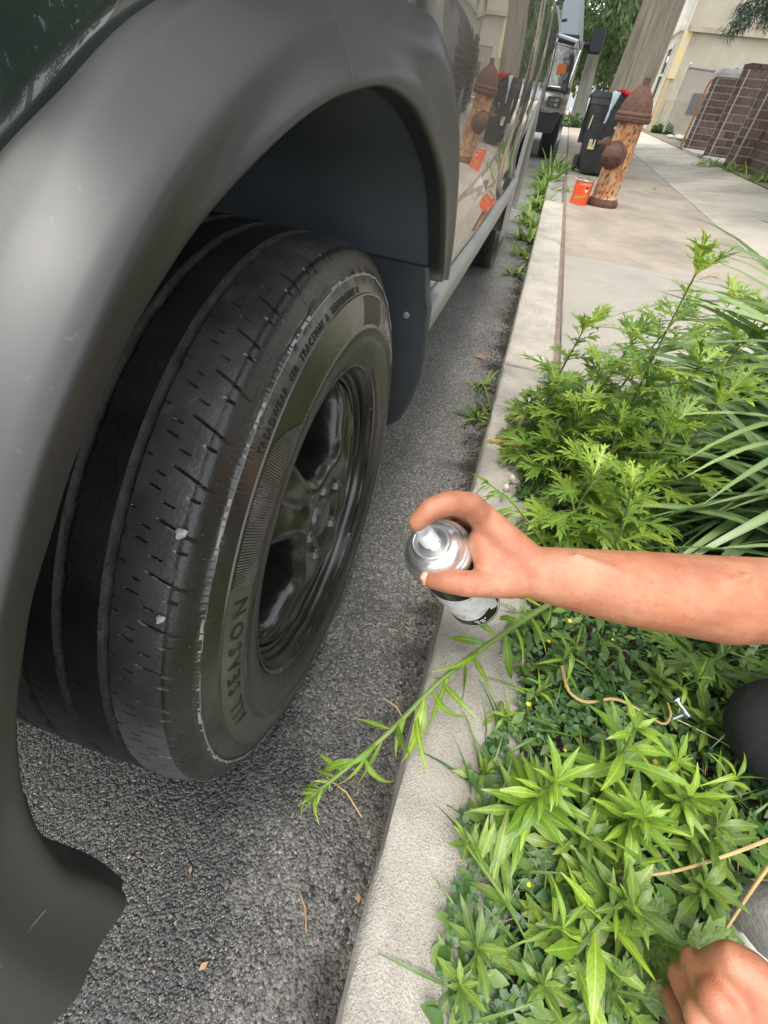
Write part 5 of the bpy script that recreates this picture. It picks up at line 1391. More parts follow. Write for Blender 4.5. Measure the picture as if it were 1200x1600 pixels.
for i, (px, py, h, n, sz, lab, kd) in enumerate(FL):
    bs, tp = tall(px, py, h, (PR.uniform(-.02, .03), PR.uniform(-.02, .03)))
    plant(bs, tp, kd, lab, 'weed', int(n*1.8), (sz[0]*.62, sz[1]*.70), 'leafy_weed', .003, .35, (.0, .75), tuft=6, tsize=.75, seed=i + 100, group='leafy weeds in the planting strip')
EX = [(760, 1205, .05, 9, (.02, .04), 'tiny weed sprouting on the kerb edge above the largest bright weed', 'lancemid'), (795, 1120, .06, 10, (.025, .045), 'tiny weed at the kerb edge beneath the long stalk', 'narrow'),
      (850, 1075, .07, 10, (.025, .05), 'thin leaved weed near the start of the curved dry stem', 'narrow'), (935, 1200, .10, 12, (.03, .055), 'slim weed between the largest bright weed and the budding one', 'narrow'),
      (1150, 1215, .12, 12, (.035, .07), 'slim leaved weed against the black knee', 'narrow'), (1000, 1350, .10, 12, (.03, .06), 'slim weed below the star shaped one', 'narrow'),
      (745, 1480, .06, 10, (.025, .05), 'low weed creeping over the kerb near the bottom of the strip', 'lancemid'), (720, 1540, .05, 10, (.02, .045), 'lowest weed creeping over the kerb at the bottom', 'lancemid'),
      (880, 1450, .09, 12, (.03, .06), 'slim weed beside the slanted stalk', 'narrow'), (1090, 1060, .10, 10, (.03, .06), 'slim weed above the screws', 'narrow'), (900, 1010, .10, 10, (.03, .06), 'drooping slim weed right behind the spray can base', 'narrow')]
for i, (px, py, h, n, sz, lab, kd) in enumerate(EX):
    bs, tp = tall(px, py, h, (PR.uniform(-.01, .02), PR.uniform(-.01, .02)))
    plant(bs, tp, kd, lab, 'weed', n, sz, 'small_weed', .0016, .25, (.0, .9), tuft=4, tsize=.7, seed=i + 200, group='small weeds in the planting strip')
plant(at(930, 1255, z=GR), at(992, 1140, z=.33), 'lance', 'upright weed with tiny white buds at its tip, above the star shaped one', 'weed', 18, (.035, .075), 'leafy_weed', .003, .2, (.1, .8), tuft=6, tsize=.5, seed=131, group='leafy weeds in the planting strip')
plant(at(825, 1455, z=GR + .02), at(728, 1318, z=.20), 'lancemid', 'weed leaning left over the edge of the concrete kerb', 'weed', 14, (.035, .065), 'leafy_weed', .003, .25, (.3, 1.0), tuft=5, seed=132, flat=.8, azb=(2.2, .9), group='leafy weeds in the planting strip')
plant(at(800, 1595, z=GR), at(975, 1405, z=.22), 'lance', 'weed on a thick slanted yellow green stalk near the bottom of the strip', 'weed', 12, (.04, .08), 'leafy_weed', .0042, .55, (.1, .8), tuft=5, seed=133, group='leafy weeds in the planting strip')
# ---- long stalk lying over the kerb into the road
def along(label, pts, kind, n, size, name, r, seed, t0=.05, up=.0, stem='stem_green', tip=10):
    rr = random.Random(seed); e = empty(name, pts[0], label, 'weed')
    P = [p - pts[0] for p in catmull(pts, 26)]
    b = MB(); b.tube(P, list(np.linspace(r, r*.4, len(P))), 8); b.build('stem', stem, e)
    for k in range(n + tip):
        t = t0 + (1-t0)*k/n if k < n else 1 - .10*rr.random()
        t = min(1, t); q = t*(len(P)-1); i = min(int(q), len(P)-2); p = P[i].lerp(P[i+1], q-i); T = (P[i+1]-P[i]).normalized()
        az = math.atan2(T.y, T.x) + rr.choice((-1, 1))*rr.uniform(.25, 1.2); el = rr.uniform(-.35, .75)
        put_leaf(e, var(kind, rr.randrange(9)), p, az, el, (size[0] + (size[1]-size[0])*math.sin(math.pi*min(1, t + .05)))*rr.uniform(.7, 1.2) if k < n else size[0]*rr.uniform(.5, .9), rr.uniform(-1, 1))
    return e
along('long horseweed stalk bent over the kerb with its tip above the road', [at(890, 925, z=.16), at(840, 955, z=.19), at(765, 1005, z=.215), at(690, 1062, z=.21), at(612, 1140, z=.195), at(548, 1195, z=.18), at(488, 1243, z=.16)], 'narrow', 34, (.035, .085), 'horseweed', .0052, 3, .06, tip=16)
along('thin horseweed stalk with drooping leaves beside the hand, over the kerb', [at(868, 880, z=.14), at(840, 835, z=.21), at(800, 785, z=.27), at(762, 755, z=.30)], 'narrow', 16, (.04, .075), 'horseweed', .003, 5, .15, tip=6)
# ---- long grass clump on the right
def grass_clump(base, n, L, az0, azs, label, kind='blade', name='grass_clump', el=(.55, 1.25), flat=1.0, rad_=.08, group=None, seed=0, lo=0):
    rr = random.Random(seed); e = empty(name, base, label, 'grass', group)
    for k in range(n):
        a = az0 + rr.uniform(-azs, azs)
        p = Vector((rr.uniform(-rad_, rad_), rr.uniform(-rad_, rad_), -.01 + rr.uniform(0, lo)))
        put_leaf(e, var(kind, rr.randrange(12)), p, a, rr.uniform(*el), L*rr.uniform(.6, 1.15), rr.uniform(-.5, .5), 'blade', flat)
    return e
grass_clump(Vector((.84, .98, .12)), 130, .64, math.pi + .12, .75, 'clump of long drooping grass blades at the right edge above the forearm', seed=1, rad_=.10, lo=.12)
grass_clump(Vector((.96, 1.36, .12)), 80, .66, math.pi + .1, .8, 'second clump of long grass farther back at the right edge', seed=2, rad_=.09, lo=.12)
grass_clump(Vector((.80, .74, .12)), 70, .50, math.pi + .1, .8, 'low clump of long grass directly above the forearm', seed=3, rad_=.08, lo=.06)
# ---- gutter grass tufts along the kerb and in joints
GT = [(762, 655, 0, .11, 14, 'pale grass tuft in the gutter beside the kerb crack'), (748, 605, 0, .09, 10, 'dry grass tuft in the gutter just past the kerb crack'),
      (810, 430, 0, .13, 14, 'thin gutter grass below the far kerb, nearest of the far tufts'), (815, 400, 0, .16, 20, 'leafy gutter weed between the thin grass and the second tuft'), (822, 375, 0, .18, 26, 'gutter grass against the far kerb, second tuft'),
      (829, 352, 0, .20, 28, 'dense gutter weed halfway along the far kerb stone'), (837, 328, 0, .22, 30, 'gutter grass against the far kerb, before the kerb end'), (845, 308, 0, .24, 30, 'tall gutter grass right before the kerb stone ends'),
      (853, 290, .02, .30, 36, 'thick gutter grass at the end of the pale kerb stone'), (861, 272, .04, .34, 34, 'thick grass growing past the end of the pale kerb stone'), (872, 276, .06, .26, 26, 'bushy grass on the broken kerb gap before the bins'),
      (874, 383, .11, .05, 12, 'little grass tuft in the joint between kerb and slab'),
      (1022, 296, .12, .06, 10, 'tiny grass tuft in the far slab joint right of the hydrant'), (888, 302, .11, .10, 12, 'grass beside the red tin at the kerb')]
for i, (px, py, z, L, n, lab) in enumerate(GT):
    grass_clump(at(px, py, z=z), int(n*1.8), L*1.15, 0, 3.14, lab, 'gblade', 'grass_tuft', (.3, 1.3), 1.0, .02 if L < .1 else .05, 'small grass tufts along the kerb', 20 + i)
for i, (px, py, L, n, lab) in enumerate([(1110, 258, .26, 26, 'green weeds at the foot of the nearest brick pillar'), (1150, 268, .30, 26, 'green weeds between nearest pillar and low wall'), (1190, 285, .34, 30, 'green yellow weeds at the foot of the low brick wall'), (1090, 238, .2, 16, 'weeds between the two farther pillars')]):
    grass_clump(at(px, py, z=.23), int(n*2.2), L*.75, 0, 3.14, lab, 'gblade', 'weed_tuft', (.2, 1.3), 1.0, .17, 'weeds along the foot of the wall', 40 + i)

# ---- ground cover (uncountable)
def merge_scatter(name, base_v, base_f, T, m, label=None):
    """T: (n,4,4) matrices"""
    bv = np.array(base_v); n = len(T); nv = len(bv)
    V = np.einsum('nij,vj->nvi', T[:, :3, :3], bv) + T[:, None, :3, 3]
    F = []; 
    sizes = [len(f) for f in base_f]; flat = np.concatenate([np.array(f) for f in base_f])
    L = (np.arange(n)[:, None]*nv + flat[None, :]).astype(np.int32).ravel()
    starts = np.concatenate([[0], np.cumsum(sizes)[:-1]])
    LS = (np.arange(n)[:, None]*len(flat) + starts[None, :]).astype(np.int32).ravel()
    me = bpy.data.meshes.new(name)
    me.vertices.add(n*nv); me.vertices.foreach_set('co', V.astype(np.float32).ravel())
    me.loops.add(len(L)); me.loops.foreach_set('vertex_index', L)
    me.polygons.add(len(LS)); me.polygons.foreach_set('loop_start', LS)
    me.polygons.foreach_set('use_smooth', np.ones(len(LS), bool))
    me.update(calc_edges=True); me.materials.append(MATS[m])
    o = bpy.data.objects.new(name, me); COL.objects.link(o); o['kind'] = 'stuff'
    if label: o['label'] = label
    return o
def mats_np(loc, az, tilt, taz, s):
    n = len(az); out = np.zeros((n, 4, 4)); out[:, 3, 3] = 1
    for i in range(n):
        M = Matrix.Translation(loc[i]) @ Matrix.Rotation(taz[i], 4, 'Z') @ Matrix.Rotation(tilt[i], 4, 'Y') @ Matrix.Rotation(az[i], 4, 'Z') @ Matrix.Scale(s[i], 4)
        out[i] = np.array(M)
    return out
rs = np.random.RandomState(12)
# trifoliate clover leaf, unit leaflet length
cv, cf = [], []
for k in range(3):
    a = 2*math.pi*k/3; o0 = len(cv)
    pts = [(0, 0, 0), (.35, .36, .06), (.72, .46, .07), (1.0, .26, .05), (.90, 0, 0), (1.0, -.26, .05), (.72, -.46, .07), (.35, -.36, .06)]
    for x, y, z in pts: cv.append((x*math.cos(a) - y*math.sin(a), x*math.sin(a) + y*math.cos(a), z))
    cf += [(o0, o0+4, o0+3, o0+2, o0+1), (o0, o0+7, o0+6, o0+5, o0+4)]
cv.append((.02, 0, 0)); cv.append((-.02, .02, 0)); cv.append((-.02, -.02, 0)); o0 = len(cv); cv += [(.02, 0, -2.6), (-.02, .02, -2.6)]; cf += [(o0-3, o0-2, o0+1, o0)]
def pit_points(n, dens):
    out = []
    while len(out) < n:
        x = rs.uniform(.115, .80); y = rs.uniform(-.35, 1.46)
        edge = (.178 - .05*max(0, min(1, (.45 - y)/.4))) - .030*math.sin(y*5 + 1)*math.sin(y*13) - .014*math.sin(y*31)
        if x < edge - .015: continue
        if rs.rand() > dens(x, y): continue
        out.append((x, y))
    return np.array(out)
def clov_d(x, y):
    d = 1.0 if y > .70 else .55
    return d * (.45 + .55*(.5 + .5*math.sin(11*x + 3*math.sin(7*y)) * math.cos(9*y)))
p = pit_points(6500, clov_d); n = len(p)
hgt = GR + .012 + .035*rs.rand(n) + .03*(p[:, 1] > .85)*rs.rand(n)
hgt = np.where(p[:, 0] < .19, KT + .006 + .02*rs.rand(n), hgt)
loc = np.stack([p[:, 0], p[:, 1], hgt], 1)
merge_scatter('clover', cv, cf, mats_np(loc, rs.uniform(0, 6.28, n), rs.normal(0, .35, n), rs.uniform(0, 6.28, n), rs.uniform(.0055, .0105, n)), 'clover', 'mat of small three leaved clover covering the planting strip')
# small oval ground leaves
b = MB(); lance(b, 1, .26, .4, .2, 4, .55); 
p = pit_points(4600, lambda x, y: (1.0 if y < .75 else .35) * (.4 + .6*(.5 + .5*math.sin(14*x + 2)*math.sin(10*y)))); n = len(p)
loc = np.stack([p[:, 0], p[:, 1], np.where(p[:, 0] < .19, KT + .004 + .015*rs.rand(n), GR + .006 + .05*rs.rand(n))], 1)
merge_scatter('ground_cover', b.v, b.f, mats_np(loc, np.zeros(n), -rs.uniform(-.2, .9, n), rs.uniform(0, 6.28, n), rs.uniform(.012, .034, n)), 'ground_leaf', 'low leafy ground cover among the weeds')
b = MB(); lance(b, 1, .022, 1.1, .3, 5, .3)
p = pit_points(3800, lambda x, y: .5 + .5*math.sin(8*x + 5*y)**2); n = len(p)
loc = np.stack([p[:, 0], p[:, 1], np.where(p[:, 0] < .19, KT, GR) + 0*p[:, 0]], 1)
merge_scatter('lawn_grass', b.v, b.f, mats_np(loc, np.zeros(n), -rs.uniform(.2, 1.4, n), rs.uniform(0, 6.28, n), rs.uniform(.04, .11, n)), 'ground_leaf', 'thin grass blades in the planting strip')
p = pit_points(420, lambda x, y: 1); n = len(p)
loc = np.stack([p[:, 0], p[:, 1], GR + .03*rs.rand(n)], 1)
b = MB(); lance(b, 1, .014, .5, .2, 4, .3)
merge_scatter('dry_grass', b.v, b.f, mats_np(loc, np.zeros(n), -rs.uniform(-.1, .5, n), rs.uniform(0, 6.28, n), rs.uniform(.03, .10, n)), 'straw_pale', 'dry grass stalks among the ground cover')
# small yellow sorrel flowers, a few dozen specks
b = MB(); b.lathe([(0, 0), (.5, .1), (1, .35)], 5)
p = pit_points(46, lambda x, y: 1 if y < .75 else .1); n = len(p)
loc = np.stack([p[:, 0], p[:, 1], GR + .045 + .02*rs.rand(n)], 1)
merge_scatter('sorrel_flower', b.v, b.f, mats_np(loc, np.zeros(n), rs.normal(0, .3, n), rs.uniform(0, 6.28, n), rs.uniform(.0022, .0042, n)), 'petal_yellow', 'specks of tiny yellow flowers')
for i, (px, py, lab) in enumerate([(790, 762, 'white clover flower head nearest the kerb above the hand'), (800, 748, 'white clover flower head just above the one at the kerb'), (886, 780, 'pinkish clover flower head above the wrist'), (838, 685, 'white clover flower head in the dark clover near the yellow leaf')]):
    q = at(px, py, z=.165); e = empty('clover_flower', (q.x, q.y, GR), lab, 'flower', 'clover flower heads')
    b = MB(); b.tube([(0, 0, 0), (0, 0, .055)], .001, 5); b.build('stem', 'stem_green', e)
    b = MB(); b.lathe([(0, .050), (.005, .052), (.0078, .058), (.0070, .065), (.004, .069), (0, .070)], 14, rfun=lambda a, r, h: 1 + .22*math.sin(7*a + 900*h)); b.build('flower_head', 'petal_white', e, auto=20)
# ---- gutter debris, gravel
b = MB(); b.lathe([(0, -.5), (.8, -.35), (1, .1), (.6, .55), (0, .65)], 6, rfun=lambda a, r, h: 1 + .25*math.sin(2*a + 3*h))
n = 4200
yv = rs.uniform(-.3, 4.5, n)**1.0; xv = .026 - np.abs(rs.normal(0, .026, n)) 
loc = np.stack([xv, yv, np.full(n, .0015)], 1)
merge_scatter('gutter_gravel', b.v, b.f, mats_np(loc, rs.uniform(0, 6, n), rs.uniform(-.4, .4, n), rs.uniform(0, 6.28, n), np.minimum(rs.gamma(2.0, .0007, n) + .0006, .0042)), 'gutter_grit', 'dark grit and small stones lying in the gutter')
n = 1500
loc = np.stack([rs.uniform(-.8, .02, n), rs.uniform(-.3, 2.5, n), np.full(n, .001)], 1)
merge_scatter('road_grit', b.v, b.f, mats_np(loc, rs.uniform(0, 6, n), rs.uniform(-.4, .4, n), rs.uniform(0, 6.28, n), rs.gamma(2.0, .0006, n) + .0006), 'gravel', 'loose grit scattered on the asphalt')
# twigs and scraps in the gutter
rr = random.Random(91)
for k in range(9):
    y_ = [.02, .16, .31, .47, .66, .88, 1.35, 1.8, 2.4][k]; x_ = rr.uniform(-.05, .012); L = rr.uniform(.018, .04); a = rr.uniform(0, 3.1)
    e = empty('twig', (x_, y_, .004), 'bit of dry stem in the gutter, ' + ['nearest the bottom edge', 'second from the bottom edge', 'third from the bottom edge', 'just before the stalk tip', 'beneath the long stalk', 'beside the spray can', 'by the kerb crack', 'past the kerb crack', 'farthest along the kerb'][k], 'twig', 'bits of dry stem in the gutter')
    b = MB(); b.tube([(-L*math.cos(a), -L*math.sin(a), 0), (0, .003, .003), (L*math.cos(a + .2), L*math.sin(a + .2), .001)], [.0012, .0014, .0008], 6); b.build('stem', 'straw' if k % 3 else 'dead_leaf', e)
# ---- single fallen leaves and litter
def flat_leaf(px, py, z, L, m, lab, az, kind=(.16, .5), cat='leaf'):
    b = MB(); lance(b, L, kind[0], kind[1], .3, 6, .5, 0, None, .6); o = b.build('fallen_leaf', m); q = at(px, py, z=z); o.location = q + Vector((0, 0, .004)); o.rotation_euler = (0, -.15, az)
    return tag(o, lab, cat, 'fallen leaves and scraps')
flat_leaf(742, 559, 0, .045, 'dead_leaf', 'orange dead leaf lying on the asphalt beyond the wheel', .4, (.35, .5))
flat_leaf(736, 604, 0, .022, 'dead_leaf', 'small reddish scrap on the asphalt beside the dry gutter tuft', 1.4, (.35, .4))
flat_leaf(312, 1516, 0, .012, 'dead_leaf', 'tiny tan leaf scrap on the asphalt at the lower left', 1.0, (.3, .2))
flat_leaf(560, 1412, 0, .012, 'dead_leaf', 'small brown leaf scrap in the gutter beside the kerb', 2.0, (.3, .2))
flat_leaf(298, 1365, 0, .008, 'dead_leaf', 'tiny pale leaf scrap on the wet asphalt under the tyre', 2.0, (.3, .2))
b = MB(); P = [at(830, 707, z=KT+.02), at(805, 697, z=KT+.012), at(780, 690, z=KT+.008), at(757, 688, z=KT+.01)]
o = empty('fallen_leaf', P[0], 'long curled yellow grass leaf lying across the kerb', 'leaf', 'fallen leaves and scraps'); Q = catmull(P, 14); b.tube([q - P[0] for q in Q], [.0012 + .006*math.sin(math.pi*(k/13)**1.5) for k in range(14)], 6, flat=.25); b.build('leaf_blade', 'yellow_leaf', o)
def stalk(lab, pts, r, m, name='dry_stalk', cat='dry stem'):
    e = empty(name, pts[0], lab, cat); b = MB(); P = catmull(pts, 28); b.tube([q - pts[0] for q in P], list(np.linspace(r, r*.55, len(P))), 7); b.build('stem', m, e); return e
stalk('curved tan dry stem lying on the ground cover below the forearm', [at(878, 1040, z=.16), at(888, 1078, z=.15), at(915, 1097, z=.15), at(960, 1092, z=.155), at(1000, 1110, z=.15), at(1035, 1131, z=.15), at(1048, 1118, z=.152), at(1043, 1098, z=.15)], .0028, 'straw', 'dry_stalk')
stalk('long straight straw stalk crossing the weeds from the right edge', [at(1230, 1300, z=.22), at(1140, 1335, z=.20), at(1050, 1362, z=.18), at(960, 1372, z=.16)], .0022, 'straw')
stalk('short straw stalk slanting beside the grey shoe', [at(1215, 1335, z=.24), at(1175, 1390, z=.20), at(1132, 1456, z=.15)], .0022, 'straw')
stalk('thin pale grass stalk running right from the screws', [at(1045, 1118, z=.15), at(1110, 1150, z=.17), at(1165, 1180, z=.18)], .0010, 'straw_pale')
def screw(px, py, az, lab, s=1.0):
    q = at(px, py, z=.205); e = empty('screw', q, lab, 'screw'); M = Matrix.Rotation(az, 4, 'Z') @ Matrix.Rotation(rad(75), 4, 'Y') @ Matrix.Scale(s, 4)
    b = MB(); b.lathe([(0, .012), (.0058, .012), (.006, .0105), (.004, .009)], 16, M); b.build('head', 'steel', e, auto=30)
    b = MB(); b.lathe([(.0020 + .0006*(k % 2), .009 - .0011*k) for k in range(16)] + [(0, -.010)], 10, M); b.build('shank', 'steel', e, auto=60)
screw(1068, 1108, 2.4, 'shiny screw lying in the grass below the forearm', 1.3); screw(1058, 1121, .6, 'smaller shiny screw below the upright one in the grass', 1.0)
rr = random.Random(4)
for (px, py, s_, lab) in ((905, 795, .035, 'crumpled clear plastic scrap in the clover above the wrist'), (955, 808, .045, 'larger clear plastic scrap in the weeds right of the first one')):
    q = at(px, py, z=.15); b = MB(); P = [[(x*s_ + rr.uniform(-.003, .003), y*s_*.6 + rr.uniform(-.003, .003), rr.uniform(0, .014)) for y in np.linspace(-1, 1, 6)] for x in np.linspace(-1, 1, 7)]; b.grid(P)
    o = b.build('plastic_scrap', 'film', auto=15); o.location = q; o.rotation_euler = (0, 0, .4); tag(o, lab, 'plastic scrap')
# ================================================================== PERSON AND SPRAY CAN
def capsule_chain(mb, pts, rs, n=14, sub=5, flat=None):
    """closed tapered tube with rounded ends through the given joints"""
    P = [Vector(p) for p in pts]
    Q, Rr = [], []
    for i in range(len(P) - 1):
        for k in range(sub):
            t = k / sub; Q.append(P[i].lerp(P[i+1], t)); Rr.append(rs[i] + (rs[i+1] - rs[i]) * t)
    Q.append(P[-1]); Rr.append(rs[-1])
    d0 = (Q[1] - Q[0]).normalized(); d1 = (Q[-1] - Q[-2]).normalized()
    pre = [(Q[0] - d0*Rr[0]*c, Rr[0]*s_) for c, s_ in ((.98, .15), (.8, .6), (.4, .92))]
    post = [(Q[-1] + d1*Rr[-1]*c, Rr[-1]*s_) for c, s_ in ((.4, .92), (.8, .6), (.98, .15))]
    path = [p for p, _ in pre] + Q + [p for p, _ in post]; rad_ = [r for _, r in pre] + Rr + [r for _, r in post]
    mb.tube(path, rad_, n)
def fuse(mb, name, m, parent, voxel, smooth=8, factor=.5):
    me = bpy.data.meshes.new(name + '_raw'); me.from_pydata(mb.v, [], mb.f); me.update()
    ob = bpy.data.objects.new(name, me); COL.objects.link(ob)
    r = ob.modifiers.new('r', 'REMESH'); r.mode = 'VOXEL'; r.voxel_size = voxel; r.use_smooth_shade = True
    s_ = ob.modifiers.new('s', 'SMOOTH'); s_.factor = factor; s_.iterations = smooth
    dg = bpy.context.evaluated_depsgraph_get(); dg.update()
    out = bpy.data.meshes.new_from_object(ob.evaluated_get(dg))
    bpy.data.objects.remove(ob); bpy.data.meshes.remove(me)
    out.name = name; out.materials.clear(); out.materials.append(MATS[m])
    out.polygons.foreach_set('use_smooth', [True]*len(out.polygons)); out.update()
    o = bpy.data.objects.new(name, out); COL.objects.link(o); o.parent = parent
    if parent is not None: o.matrix_parent_inverse = Matrix.Translation(-Vector(parent.location))
    return o
PE = empty('person', (.80, .22, .12), 'person kneeling at the right edge in black clothes, reaching out one bare arm to hold a spray can', 'person')
PE['label'] = 'person kneeling in black trousers, bare arm reaching out to hold a spray can'
b = MB()
# right arm and hand
SHR = Vector((.68, .36, .70)); ELR = dz(1262, 938, .482); WR = dz(842, 896, .452)
FM = ELR.lerp(WR, .32) + (dz(900, 812, .47) - dz(900, 800, .47)); F2_ = ELR.lerp(WR, .70) + (dz(900, 808, .47) - dz(900, 800, .47))
capsule_chain(b, [SHR, SHR.lerp(ELR, .5), ELR, FM, F2_, WR], [.054, .048, .046, .0480, .0395, .0285], 20)
c1 = dz(800, 888, .452)
IM = dz(752, 806, .445); MM = dz(757, 818, .475); RM = dz(768, 838, .505); LM = dz(783, 862, .530)
TC = dz(812, 908, .452)
for mcp, r_ in ((IM, .0150), (MM, .0150), (RM, .0145), (LM, .0135)): capsule_chain(b, [WR, WR.lerp(mcp, .5), mcp], [.022, .0185, r_], 12)
capsule_chain(b, [WR, TC, dz(768, 912, .442)], [.022, .0185, .0155], 12)
capsule_chain(b, [c1, dz(765, 868, .455)], [.020, .0185], 12)     # web of the thumb
capsule_chain(b, [dz(765, 895, .447), dz(752, 845, .452)], [.014, .015], 12)
for q_ in (IM, dz(768, 826, .462)): capsule_chain(b, [WR + (CAMP - WR).normalized()*.016, q_ + (CAMP - q_).normalized()*.0075], [.0045, .0050], 8)     # tendons
for (a_, c_, e_) in (((900, 868), (985, 900), (1090, 905)), ((960, 945), (1060, 935), (1170, 900))): capsule_chain(b, [dz(a_[0], a_[1], .4325), dz(c_[0], c_[1], .4285), dz(e_[0], e_[1], .4325)], [.0035, .0045, .004], 8)     # veins
# index finger on the nozzle
capsule_chain(b, [IM, dz(735, 789, .425), dz(702, 785, .408), dz(672, 796, .401), dz(652, 816, .406)], [.0145, .0132, .0124, .0112, .0098], 12)
# middle, ring, little wrap round the far side of the can
capsule_chain(b, [MM, dz(716, 796, .492), dz(683, 818, .528), dz(668, 845, .548)], [.0125, .0112, .0100, .0088], 12)
capsule_chain(b, [RM, dz(727, 812, .530), dz(697, 838, .563), dz(683, 866, .582)], [.0122, .0108, .0098, .0085], 12)
capsule_chain(b, [LM, dz(742, 832, .560), dz(715, 858, .588), dz(703, 884, .604)], [.0108, .0095, .0086, .0075], 12)
# thumb
capsule_chain(b, [dz(768, 912, .442), dz(728, 912, .436), dz(695, 907, .444), dz(668, 903, .455)], [.0150, .0138, .0128, .0105], 12)
# torso, neck, head (outside the frame)
HIP = Vector((1.02, .22, .42)); CH = Vector((.86, .20, .72)); NK = Vector((.82, .20, .90)); HD = Vector((.76, .20, 1.02))
SHL = Vector((.74, .01, .70))
capsule_chain(b, [HIP, HIP.lerp(CH, .5), CH], [.145, .135, .15], 20); capsule_chain(b, [SHR, CH + Vector((0, 0, .08)), SHL], [.06, .10, .06], 16)
capsule_chain(b, [CH + Vector((0, 0, .1)), NK, HD], [.07, .055, .06], 16)
hb = MB(); hb.lathe([(.0, -.125), (.05, -.115), (.068, -.07), (.078, -.01), (.080, .05), (.066, .10), (.03, .128), (0, .132)], 20, Matrix.Translation(HD + Vector((-.02, 0, .06))) @ Matrix.Rotation(rad(18), 4, 'Y')); b.add(hb.v, hb.f)
b.tube([HD + Vector((-.088, 0, .08)), HD + Vector((-.108, 0, .035)), HD + Vector((-.09, 0, .03))], [.008, .014, .008], 8)       # nose
for s_ in (-1, 1): b.tube([HD + Vector((-.01, s_*.080, .085)), HD + Vector((.0, s_*.086, .06)), HD + Vector((-.01, s_*.080, .03))], [.010, .014, .008], 8)
# left arm and fist
ELL = Vector((.62, -.08, .42)); WL = dz(1262, 1700, .345)
FK = dz(1140, 1620, .340)
capsule_chain(b, [SHL, SHL.lerp(ELL, .5), ELL, ELL.lerp(WL, .35), WL], [.052, .046, .040, .038, .028], 18)
KN = [dz(1122, 1565, .345), dz(1098, 1592, .352), dz(1082, 1630, .364), dz(1078, 1672, .380)]
for q, r_ in zip(KN, (.0155, .0150, .0145, .0135)): capsule_chain(b, [WL, WL.lerp(q, .55), q], [.027, .022, r_], 12)
for q, r_ in zip(KN, (.0125, .0125, .012, .011)):          # curled fingers, folding down and back under the palm
    dn = (dz(600, 800, .1) - CAMP).normalized()
    q2 = q + dn*.034 - (q - WL).normalized()*.006; q3 = q2 + dn*.014 - (q - WL).normalized()*.022; q4 = q3 - (q - WL).normalized()*.018 - dn*.008
    capsule_chain(b, [q, q2, q3, q4], [r_, r_*.92, r_*.85, r_*.75], 10)
capsule_chain(b, [WL.lerp(KN[0], .25), dz(1180, 1530, .345), dz(1148, 1504, .350), dz(1112, 1508, .366)], [.022, .0185, .0150, .0115], 12)
capsule_chain(b, [WL.lerp(KN[0], .5), dz(1185, 1560, .342)], [.022, .018], 12)
body = fuse(b, 'body', 'skin', PE, .0030, 7)
body['label'] = 'bare light brown skin of arm and hands'
# nails (thumb and index of the right hand)
def nail(c, n_, t_, w_, l_):
    n_ = n_.normalized(); t_ = (t_ - n_*t_.dot(n_)).normalized(); s_ = n_.cross(t_); mb = MB(); rows = []
    for i in range(7):
        u = -1 + 2*i/6; row = []
        for k in range(7):
            v = -1 + 2*k/6; q = min(1, (1 - abs(u)**3) ** .5 + .15); row.append(c + t_*(u*l_) + s_*(v*w_*q) - n_*(abs(v)**2*w_*.45))
        rows.append(row)
    mb.grid(rows); o = part_world(mb, 'thumbnail', 'nail', PE); return o
cdirv = (CAMP - dz(668, 903, .455)).normalized()
upimg = (dz(668, 880, .455) - dz(668, 903, .455)).normalized()
nail(dz(671, 904, .4442), cdirv - upimg*.15, dz(660, 903, .45) - dz(680, 904, .45), .0078, .0092)
# clothes
b = MB()
for A_, B_, r0, r1 in ((HIP, CH + Vector((0, 0, .09)), .165, .168),): capsule_chain(b, [A_, A_.lerp(B_, .5), B_], [r0, .155, r1], 20)
capsule_chain(b, [SHR + Vector((.02, 0, .01)), SHR.lerp(ELR, .38)], [.075, .062], 16); capsule_chain(b, [SHL + Vector((.02, 0, .01)), SHL.lerp(ELL, .45)], [.075, .062], 16)
fuse(b, 'shirt', 'black_cloth', PE, .012, 4)
b = MB(); KR = dz(1236, 1150, .560)
capsule_chain(b, [HIP + Vector((-.02, .09, -.04)), KR.lerp(HIP + Vector((0, .1, 0)), .5), KR], [.13, .105, .072], 18)
capsule_chain(b, [KR, KR + Vector((.2, .02, -.035)), KR + Vector((.42, .03, -.05))], [.072, .062, .048], 16)
KL = Vector((.70, .04, .55)); AL = Vector((.62, .15, .24))
capsule_chain(b, [HIP + Vector((-.02, -.09, -.03)), KL], [.13, .082], 18); capsule_chain(b, [KL, KL.lerp(AL, .5), AL], [.080, .070, .055], 16)
capsule_chain(b, [HIP + Vector((0, -.06, 0)), HIP + Vector((0, .06, 0))], [.15, .15], 16)
tr = fuse(b, 'trousers', 'black_cloth', PE, .010, 4)
